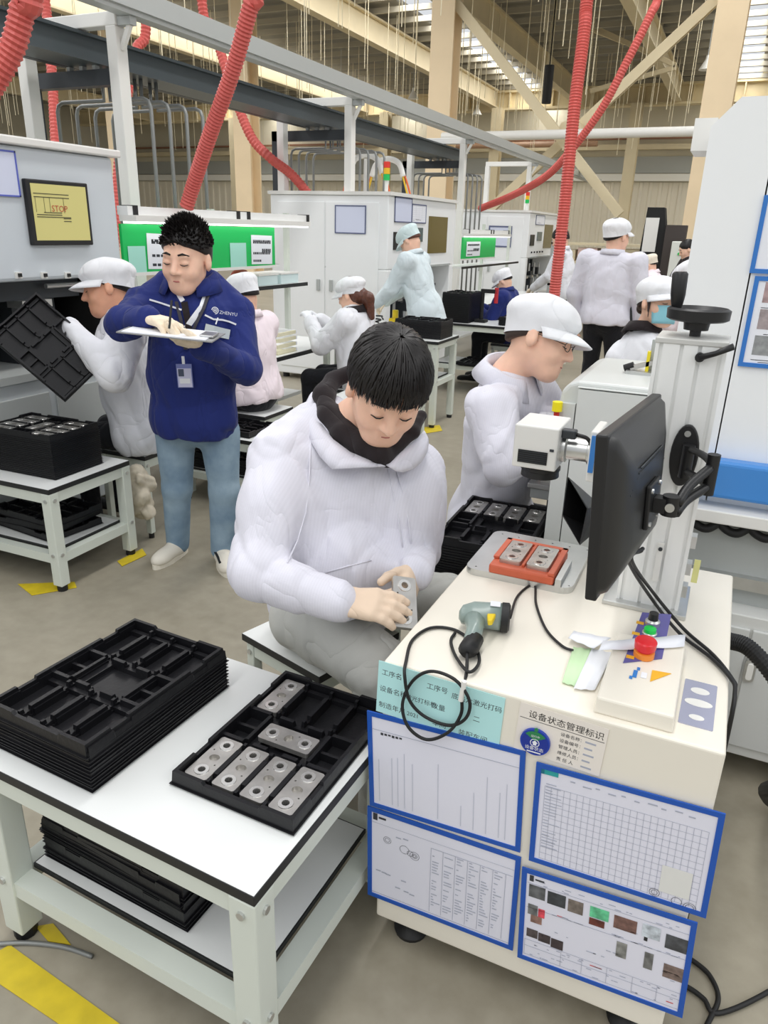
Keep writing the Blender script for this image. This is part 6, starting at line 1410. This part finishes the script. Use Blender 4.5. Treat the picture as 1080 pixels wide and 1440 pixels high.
strands(H, blue, org, 'spiky', 1300, seed=8, wd=.0040)
nb = J['nb']; na = unit(H.c-nb)
link('undershirt', sdf_mesh([cone(nb-tz*.06+ty*.03, nb+na*.035, .082, .070, k=.02), plane(nb+na*.04, na, .008)], .007), M_hood, blue, org)
ch = J['pel'].lerp(nb, .70)
def on_chest(px, py, lift=.006):
    """point of the jacket front seen at a pixel: nearest hit on the chest ellipsoids"""
    o_ = EYE; d_ = ray(px, py); dg = bpy.context.evaluated_depsgraph_get(); return None
jk = [c for c in blue.children if c.name.startswith('jacket')][0]
strip(jk, [(210,422),(225,426),(240,431),(256,436)], .008, 'piping', M_paper, jk, org)
strip(jk, [(288,443),(300,449),(312,450),(322,452),(332,457)], .008, 'piping', M_paper, jk, org)
strip(jk, [(303,456),(306,447)], .006, 'piping', M_paper, jk, org)
lp = surf(jk, 302, 437, .004)
if lp is not None:
    nzv = unit(EYE-lp); uxv = unit(Vector((AX.x, AY.x, AZ.x))+Vector((0,0,-.15))); ML = frame_M(lp, uxv, Vector((0,0,1))); 
    g = MB(); ringmesh(g, 0, 0, .017, .004, ML, z=.003); ringmesh(g, 0, 0, .010, .003, ML, z=.003); ringmesh(g, 0, 0, .004, .0039, ML, z=.003); g.build('emblem', M_paper, jk, org)
    link('emblem_lettering', text_mesh('ZHENYU', .021, ML @ Matrix.Translation((.022, -.010, .010))), M_paper, jk, org)
strip(jk, [(288,462),(300,465),(312,468),(324,471)], .045, 'name_patch', mat('patch_grey', rgb(206,214,214), .6), jk, org, lift=.006)
# white lining of the open collar
strip(jk, [(290,415),(284,432),(272,448),(262,462)], .026, 'lining', M_paper, jk, org, lift=.003)
strip(jk, [(247,405),(252,415),(257,424)], .022, 'lining', M_paper, jk, org, lift=.003)
strip(jk, [(259,425),(262,440),(265,455),(266,470)], .03, 'placket', M_hood, jk, org, lift=.003)
# lanyard and badge
P = surf(jk, 261, 528, .012) or at(261, 528, 3.3)
ba = thing('id_badge', 'clear plastic photo badge hanging on a dark lanyard over the blue jacket', 'badge', P)
ls = [surf(jk, x, y, .010) for x, y in ((293,415),(286,435),(276,455),(268,475),(263,492))]; ls2 = [surf(jk, x, y, .010) for x, y in ((250,425),(256,450),(260,475),(262,492))]
for pts in (ls, ls2):
    pts = [p for p in pts if p is not None]
    if len(pts) > 1:
        rows = [[p-right*.008 for p in pts], [p+right*.008 for p in pts]]; MB().grid(rows).build('lanyard', mat('dark_lanyard', rgb(56,54,62), .7), ba, P, solid=.002)
MBd = frame_M(P, right, Vector((0,0,1))); MB().box(-.036, .036, -.055, .055, 0, .004, MBd).build('sleeve', mat('clear_sleeve', rgb(120,130,190), .2), ba, P); MB().box(-.032, .032, -.052, .035, .004, .005, MBd).build('card', mat('lilac_card', rgb(206,206,232), .5), ba, P); ph_ = MB().box(-.028, -.002, -.002, .032, .005, .0056, MBd).build('photo', mat('card_photo', rgb(70,80,104), .5), ba, P); MB().box(-.024, .024, -.035, -.012, .005, .0054, MBd).build('card_text', M_paper, ba, P); MB().box(-.006, .006, .055, .09, 0, .006, MBd).build('clip', M_paper, ba, P)
# clipboard and pen
a, b_, c_, d_ = at(166, 460, 3.02), at(305, 473, 3.24), at(288, 466, 3.42), at(180, 458, 3.26)
z_ = 1.262; quad = [onz(166, 464, 1.262), onz(302, 476, 1.262)]
cx_ = at(237, 472, 3.12); CM = frame_M(cx_, at(302, 479, 3.12)-at(168, 465, 3.12), Vector((AY.z*0+fwd.x, fwd.y, .02)))
P = cx_; cb = thing('clipboard', 'flat clipboard with papers held level by the man in the blue jacket', 'clipboard', P)
MB().box(-.20, .20, -.06, .17, 0, .005, CM).build('board', mat('board_grey', rgb(150,150,150), .4), cb, P); MB().box(-.18, .17, -.055, .16, .005, .009, CM).build('papers', M_paper, cb, P); MB().box(.13, .19, .0, .10, .009, .018, CM).build('clip', M_alu, cb, P, bevel=.002)
pp_ = at(238, 462, 3.09); o = MB().cyl(pp_, pp_+Vector((.02,.02,.0))+Vector((-.03,.02,.11)), .005, n=8).build('pen', M_black, org=pp_); tag(o, 'black pen in the gloved hand over the clipboard', 'pen')
P = surf(jk, 369, 468, .0); 
M_trb = M_black
for s_, pxs in zip([c for c in blue.children if c.name.startswith('shoe')], (([(240,796),(250,787),(258,780),(266,776)], [(262,784),(268,776)]), ([(303,776),(307,784),(310,792)],))):
    for px_ in pxs: strip(s_, px_, .013, 'shoe_stripe', M_black, s_, org, lift=.002)

# ------------------------------------------------------------------ worker with glasses
H = Head(at(762, 475, 2.62), camdir(.84, .38, -.38), camdir(.30, -.92, -.20), 1.16)
J = dict(pel=Vector((-.77, 2.80, .58)), nb=at(715, 528, 2.70), head=H, tf=Vector((.9, -.25, 0)),
         shR=at(690, 575, 2.56), elR=at(708, 650, 2.50), wrR=at(762, 628, 2.56), shL=at(752, 555, 2.86), elL=at(788, 600, 2.95), wrL=at(778, 590, 2.75),
         hipR=Vector((-.78, 2.715, .56)), knR=Vector((-.62, 2.715, .53)), anR=Vector((-.66, 2.70, .09)), ftR=Vector((1, 0, 0)), hipL=Vector((-.78, 2.90, .56)), knL=Vector((-.58, 2.96, .53)), anL=Vector((-.62, 2.96, .09)), ftL=Vector((1, 0, 0)))
gm, org, (tx, ty, tz) = person('worker with glasses, white peaked cap and white hooded smock at the grey station', J, h=.008, hbody=.0055, hc=.009, coat=M_coat, hem=.14, bulk=1.0, arm=1.12, wr_amp=.016, seed=21, gloves=M_coat2, shoes=M_black, collar_kw=dict(r0=.085, h=.05, drop=.05, spread=.035, gap=20))
face_marks(H, gm, org); hair_cap(H, .006, back=.0, slope=.42, parent=gm, org=org, m=mat('dark_short_hair', rgb(60,46,40), .6), dome=True); cap(H, gm, org, seed=3)
gl_ = MB()
for e in (-1, 1):
    gl_.tube([H.p(.034*e+.019*math.cos(t), .098-.008*abs(math.cos(t))*(1 if math.cos(t)*e > 0 else 0), -.006+.014*math.sin(t)) for t in [2*PI*i/14 for i in range(15)]], .0013, 5)
    gl_.tube([H.p(.053*e, .090, -.003), H.p(.078*e, .045, .0), H.p(.084*e, -.005, .002)], .0013, 5)
gl_.tube([H.p(-.015, .100, -.002), H.p(0, .102, .0), H.p(.015, .100, -.002)], .0013, 5)
gl_.build('glasses', M_black, gm, org)

# ------------------------------------------------------------------ worker holding a tray at the operator-screen machine
H = Head(at(150, 405, 3.86), camdir(-.92, .22, -.32), camdir(-.10, -.97, -.18), 1.18)
J = dict(pel=Vector((-2.86, 3.10, .61)), nb=at(172, 445, 3.92), head=H, tf=Vector((-.95, -.2, 0)),
         shR=at(192, 478, 4.02), elR=at(165, 520, 4.1), wrR=at(120, 490, 3.98), shL=at(178, 470, 3.72), elL=at(160, 528, 3.62), wrL=at(100, 462, 3.66),
         hipR=Vector((-2.88, 3.2, .58)), knR=Vector((-3.22, 3.2, .55)), anR=Vector((-3.2, 3.2, .09)), ftR=Vector((-1,0,0)), hipL=Vector((-2.88, 3.02, .58)), knL=Vector((-3.22, 2.98, .55)), anL=Vector((-3.2, 2.98, .09)), ftL=Vector((-1,0,0)))
hands = dict(L=dict(d=camdir(-1, -.25, .1), n=camdir(.2, .9, .3), side=-1, curl=(.7,.7,.7,.7), thumb=(.2,.6), sc=1.15), R=dict(d=camdir(-1, .2, .1), n=camdir(0, .6, -.7), side=1, curl=(.7,.7,.7,.7), sc=1.15))
wa, org, (tx, ty, tz) = person('worker in a white cap and smock tilting a black tray at the operator-screen machine', J, h=.0085, hbody=.0075, hc=.010, coat=M_coat2, hem=.12, bulk=1.12, arm=1.18, wr_amp=.014, seed=31, gloves=M_glove, hands=hands, shoes=M_black, skin=M_skin2, collar_kw=dict(r0=.08, h=.05, drop=.02, spread=.01, gap=14))
face_marks(H, wa, org); hair_cap(H, .008, back=-.0, slope=.42, parent=wa, org=org); cap(H, wa, org, seed=5, puff=1.03)
# the tray he tilts
uxv, uyv = at(75, 408, 3.62)-at(8, 468, 3.52), at(8, 468, 3.52)-at(70, 568, 3.56)
cT = (at(75, 408, 3.62)+at(70, 568, 3.56)+at(8, 468, 3.52)+at(130, 512, 3.66))/4
o = bpy.data.objects.new('parts_tray', TRAY); COL.objects.link(o); MT = frame_M(cT, uxv, uyv); o.matrix_world = MT; tag(o, 'black plastic tray tilted on edge in the gloved hands of the worker', 'tray')

# ------------------------------------------------------------------ background workers
def finish(root, org, J, capm=M_capw, hair=M_hair, h=.011, seed=1, marks=True, puff=1.0, capped=True):
    if marks: face_marks(J['head'], root, org, hair)
    hair_cap(J['head'], h, back=0.0, slope=.45, parent=root, org=org, m=hair)
    if capped: cap(J['head'], root, org, m=capm, seed=seed, puff=puff)
yl = PI/2                                     # faces -X, along the work side of the line
J = pose((-2.86, 4.2), yl*.95, seat=.5, lean=.12, head=(.5, 0, 0), handR=(.12, .38, .92), handL=(-.12, .38, .92), hs=1.08)
q, org, ax = person('seated worker in a pale pink jacket and white cap, back turned, behind the blue jacket', J, h=.011, coat=M_pink, hem=.06, bulk=1.12, arm=1.1, wr_amp=.014, seed=41, shoes=M_black, gloves=M_glove, collar_kw=dict(r0=.084, h=.05, drop=.012, spread=.012)); finish(q, org, J, seed=2)
J = pose((-2.62, 5.32), yl*1.02, seat=.48, lean=.14, head=(.35, 0, 0), handR=(.1, .42, .98), handL=(-.1, .40, .98), ht=1.62, hs=1.08)
q, org, ax = person('seated woman with a brown ponytail, white cap and white smock at the bench', J, h=.011, coat=M_coat2, hem=.12, bulk=1.1, arm=1.15, wr_amp=.014, seed=42, shoes=M_black, gloves=M_coat2, collar_kw=dict(m=M_hood, r0=.088, h=.055, drop=.02, spread=.02)); finish(q, org, J, hair=M_hairb, seed=6, puff=1.05)
Hh_ = J['head']; fb_ = Vector(J['tf']); p0 = Hh_.p(0,-.085,.0); p1 = p0-fb_*.07+Vector((0,0,-.05)); p2 = p1-fb_*.035+Vector((0,0,-.14))
link('ponytail', sdf_mesh([ell(Hh_.p(0,-.05,-.02), (.078,.07,.075), Hh_.ax, .02), cone(p0, p1, .036, .046, k=.02), cone(p1, p2, .046, .022, k=.02)], .009, wrinkle(3, .008, 45), .008), M_hairb, q, org)
J = pose((-2.76, 7.02), yl*1.0, lean=.30, head=(.75, 0, 0), handR=(.12, .48, .98), handL=(-.12, .50, .95), ht=1.74, hs=1.04)
q, org, ax = person('standing worker in a pale cap and long white smock stooping over the machine opening', J, h=.012, coat=M_coatg, hem=.30, bulk=1.05, arm=1.1, wr_amp=.014, seed=43, shoes=M_black, gloves=M_glove, collar_kw=dict(r0=.084, h=.05, drop=.012, spread=.012)); finish(q, org, J, capm=cloth('cool_cap', (210,228,228)), hair=M_hairb, seed=7)
J = pose((-2.25, 8.55), yl*1.0, seat=.48, lean=.30, head=(.7, 0, 0), handR=(.05, .40, .85), handL=(-.12, .42, .85), ht=1.6, hs=1.05)
q, org, ax = person('seated worker in a dark blue coat, white cap and face mask at the far table', J, h=.012, coat=M_navy, hem=.10, bulk=1.0, arm=1.05, wr_amp=.014, seed=44, shoes=M_black, collar_kw=dict(r0=.084, h=.05, drop=.012, spread=.012)); finish(q, org, J, seed=8)
def mask(H, parent, org, m=M_mask):
    rows = []
    for k in range(6):
        z = -.018-.086*k/5; row = []
        for i in range(13):
            a = math.radians(-72+144*i/12); rr = 1.06-.05*((k-1.5)/3.5)**2; row.append(H.p(.066*rr*math.sin(a), .012+.084*rr*math.cos(a)+(.014*math.cos(a*1.25) if k < 4 else 0.004), z))
        rows.append(row)
    MB().grid(rows).build('face_mask', m, parent, org, smooth=True, solid=.003)
mask(J['head'], q, org, mat('teal_mask', rgb(120,160,180), .7))
J = pose((-2.05, 10.3), yl*1.0, lean=.22, head=(.45, 0, 0), handR=(.12, .45, 1.0), handL=(-.12, .42, 1.0), ht=1.76, hs=1.05)
q, org, ax = person('bare-headed standing worker in a white smock behind the straight red hose', J, h=.012, coat=M_coat2, hem=.10, bulk=1.08, arm=1.05, wr_amp=.014, seed=45, shoes=M_black, gloves=M_glove, collar_kw=dict(r0=.084, h=.05, drop=.012, spread=.012)); finish(q, org, J, capped=False, seed=9)
J = pose((-1.05, 7.1), math.radians(-8), lean=.02, head=(.05, .5, 0), handR=(.30, .12, .86), handL=(-.29, .05, .84), ht=1.80, hs=1.08, shw=.215)
q, org, ax = person('tall man seen from behind in a white cap, white smock and black trousers walking away', J, h=.011, coat=M_coat, hem=.06, bulk=1.22, arm=1.15, wr_amp=.014, seed=46, shoes=M_black, collar_kw=dict(r0=.088, h=.05, drop=.012, spread=.012), leg_r=1.1); finish(q, org, J, seed=10)
J = pose((-.42, 4.28), math.radians(-40), seat=.48, lean=.10, head=(.15, .2, 0), handR=(.2, .3, .85), handL=(-.2, .3, .85), ht=1.66, hs=1.10)
J['head'] = Head(at(926, 425, 4.05), camdir(.36, .24, -.90), camdir(.05, -.95, -.26), 1.10); J['nb'] = at(905, 470, 4.15)
q, org, ax = person('woman in a white cap, blue face mask and white smock behind the grey station', J, h=.009, coat=M_coat2, hem=.12, bulk=1.0, arm=1.05, wr_amp=.014, seed=47, shoes=M_black, collar_kw=dict(m=M_hood, r0=.08, h=.06, drop=.03, spread=.03)); finish(q, org, J, hair=mat('dark_brown_hair', rgb(48,32,30), .4), h=.009, seed=11)
mask(J['head'], q, org); Hh_ = J['head']; hb = MATS['dark_brown_hair']
link('hair_bun', sdf_mesh([ell(Hh_.p(.0,-.115,-.03), (.032,.03,.032), None, .01), cone(Hh_.p(.076,.02,.02), Hh_.p(.080,.03,-.075), .012, .004, k=.01), cone(Hh_.p(-.076,.02,.02), Hh_.p(-.080,.03,-.075), .012, .004, k=.01)], .008), hb, q, org)
J = pose((-.11, 7.25), math.radians(70), lean=.62, head=(.9, 0, 0), handR=(.1, .5, .8), handL=(-.1, .5, .8), ht=1.56, hs=1.12)
q, org, ax = person('worker in a white smock and cap bending low beside the tall white machine', J, h=.012, coat=M_pink, hem=.30, bulk=1.05, arm=1.05, wr_amp=.014, seed=48, shoes=M_black, collar_kw=dict(r0=.084, h=.05, drop=.012, spread=.012)); finish(q, org, J, seed=12, puff=1.1)
J = pose((-.83, 10.0), math.radians(95), lean=.35, head=(.5, 0, 0), handR=(.1, .45, .9), handL=(-.1, .45, .9), ht=1.5, hs=1.05)
q, org, ax = person('short far worker in a pink-white smock and cream cap beside the press machine', J, h=.013, coat=M_pink, hem=.1, wr_amp=.014, seed=49, shoes=M_black, collar_kw=dict(r0=.084, h=.05, drop=.012, spread=.012)); finish(q, org, J, capm=cloth('cream_cap', (236,226,208)), seed=13)
J = pose((-.58, 11.4), math.radians(110), lean=.2, head=(.4, 0, 0), handR=(.1, .4, .9), handL=(-.1, .4, .9), ht=1.66, hs=1.05)
q, org, ax = person('far bare-headed person in dark clothes in front of the pale control cabinet', J, h=.013, coat=M_hood, hem=.1, wr_amp=.014, seed=50, shoes=M_black, collar_kw=dict(r0=.084, h=.05, drop=.012, spread=.012)); finish(q, org, J, capped=False, seed=14)

# cream cotton gloves bundled on the rail of the worker's stool
P = Vector((-2.772, 2.918, .265)); L_ = [ell(P+Vector(v), r_, None, .03) for v, r_ in (((0,0,.10),(.055,.05,.07)), ((.02,-.02,.02),(.06,.05,.06)), ((-.01,.02,-.05),(.065,.055,.07)), ((.04,.05,.08),(.035,.03,.05)), ((0,-.01,.16),(.035,.035,.04)), ((.05,-.04,.13),(.022,.02,.035)), ((-.04,-.03,.04),(.03,.03,.03)), ((.05,.0,-.08),(.03,.03,.035)), ((-.03,.04,-.11),(.03,.028,.03)))]
o = link('glove_bundle', sdf_mesh(L_, .008, wrinkle(77, .016, 45), .016), mat('cream_cotton', rgb(214,204,184), .85, noise=.08, nscale=30), None, P); tag(o, 'bundle of cream cotton gloves hanging on the stool beside the left low table', 'gloves')
strip(jk, [(366,462),(370,470),(373,478)], .016, 'sleeve_tab', mat('tab_red', rgb(196,40,50), .5), jk, org) if False else None
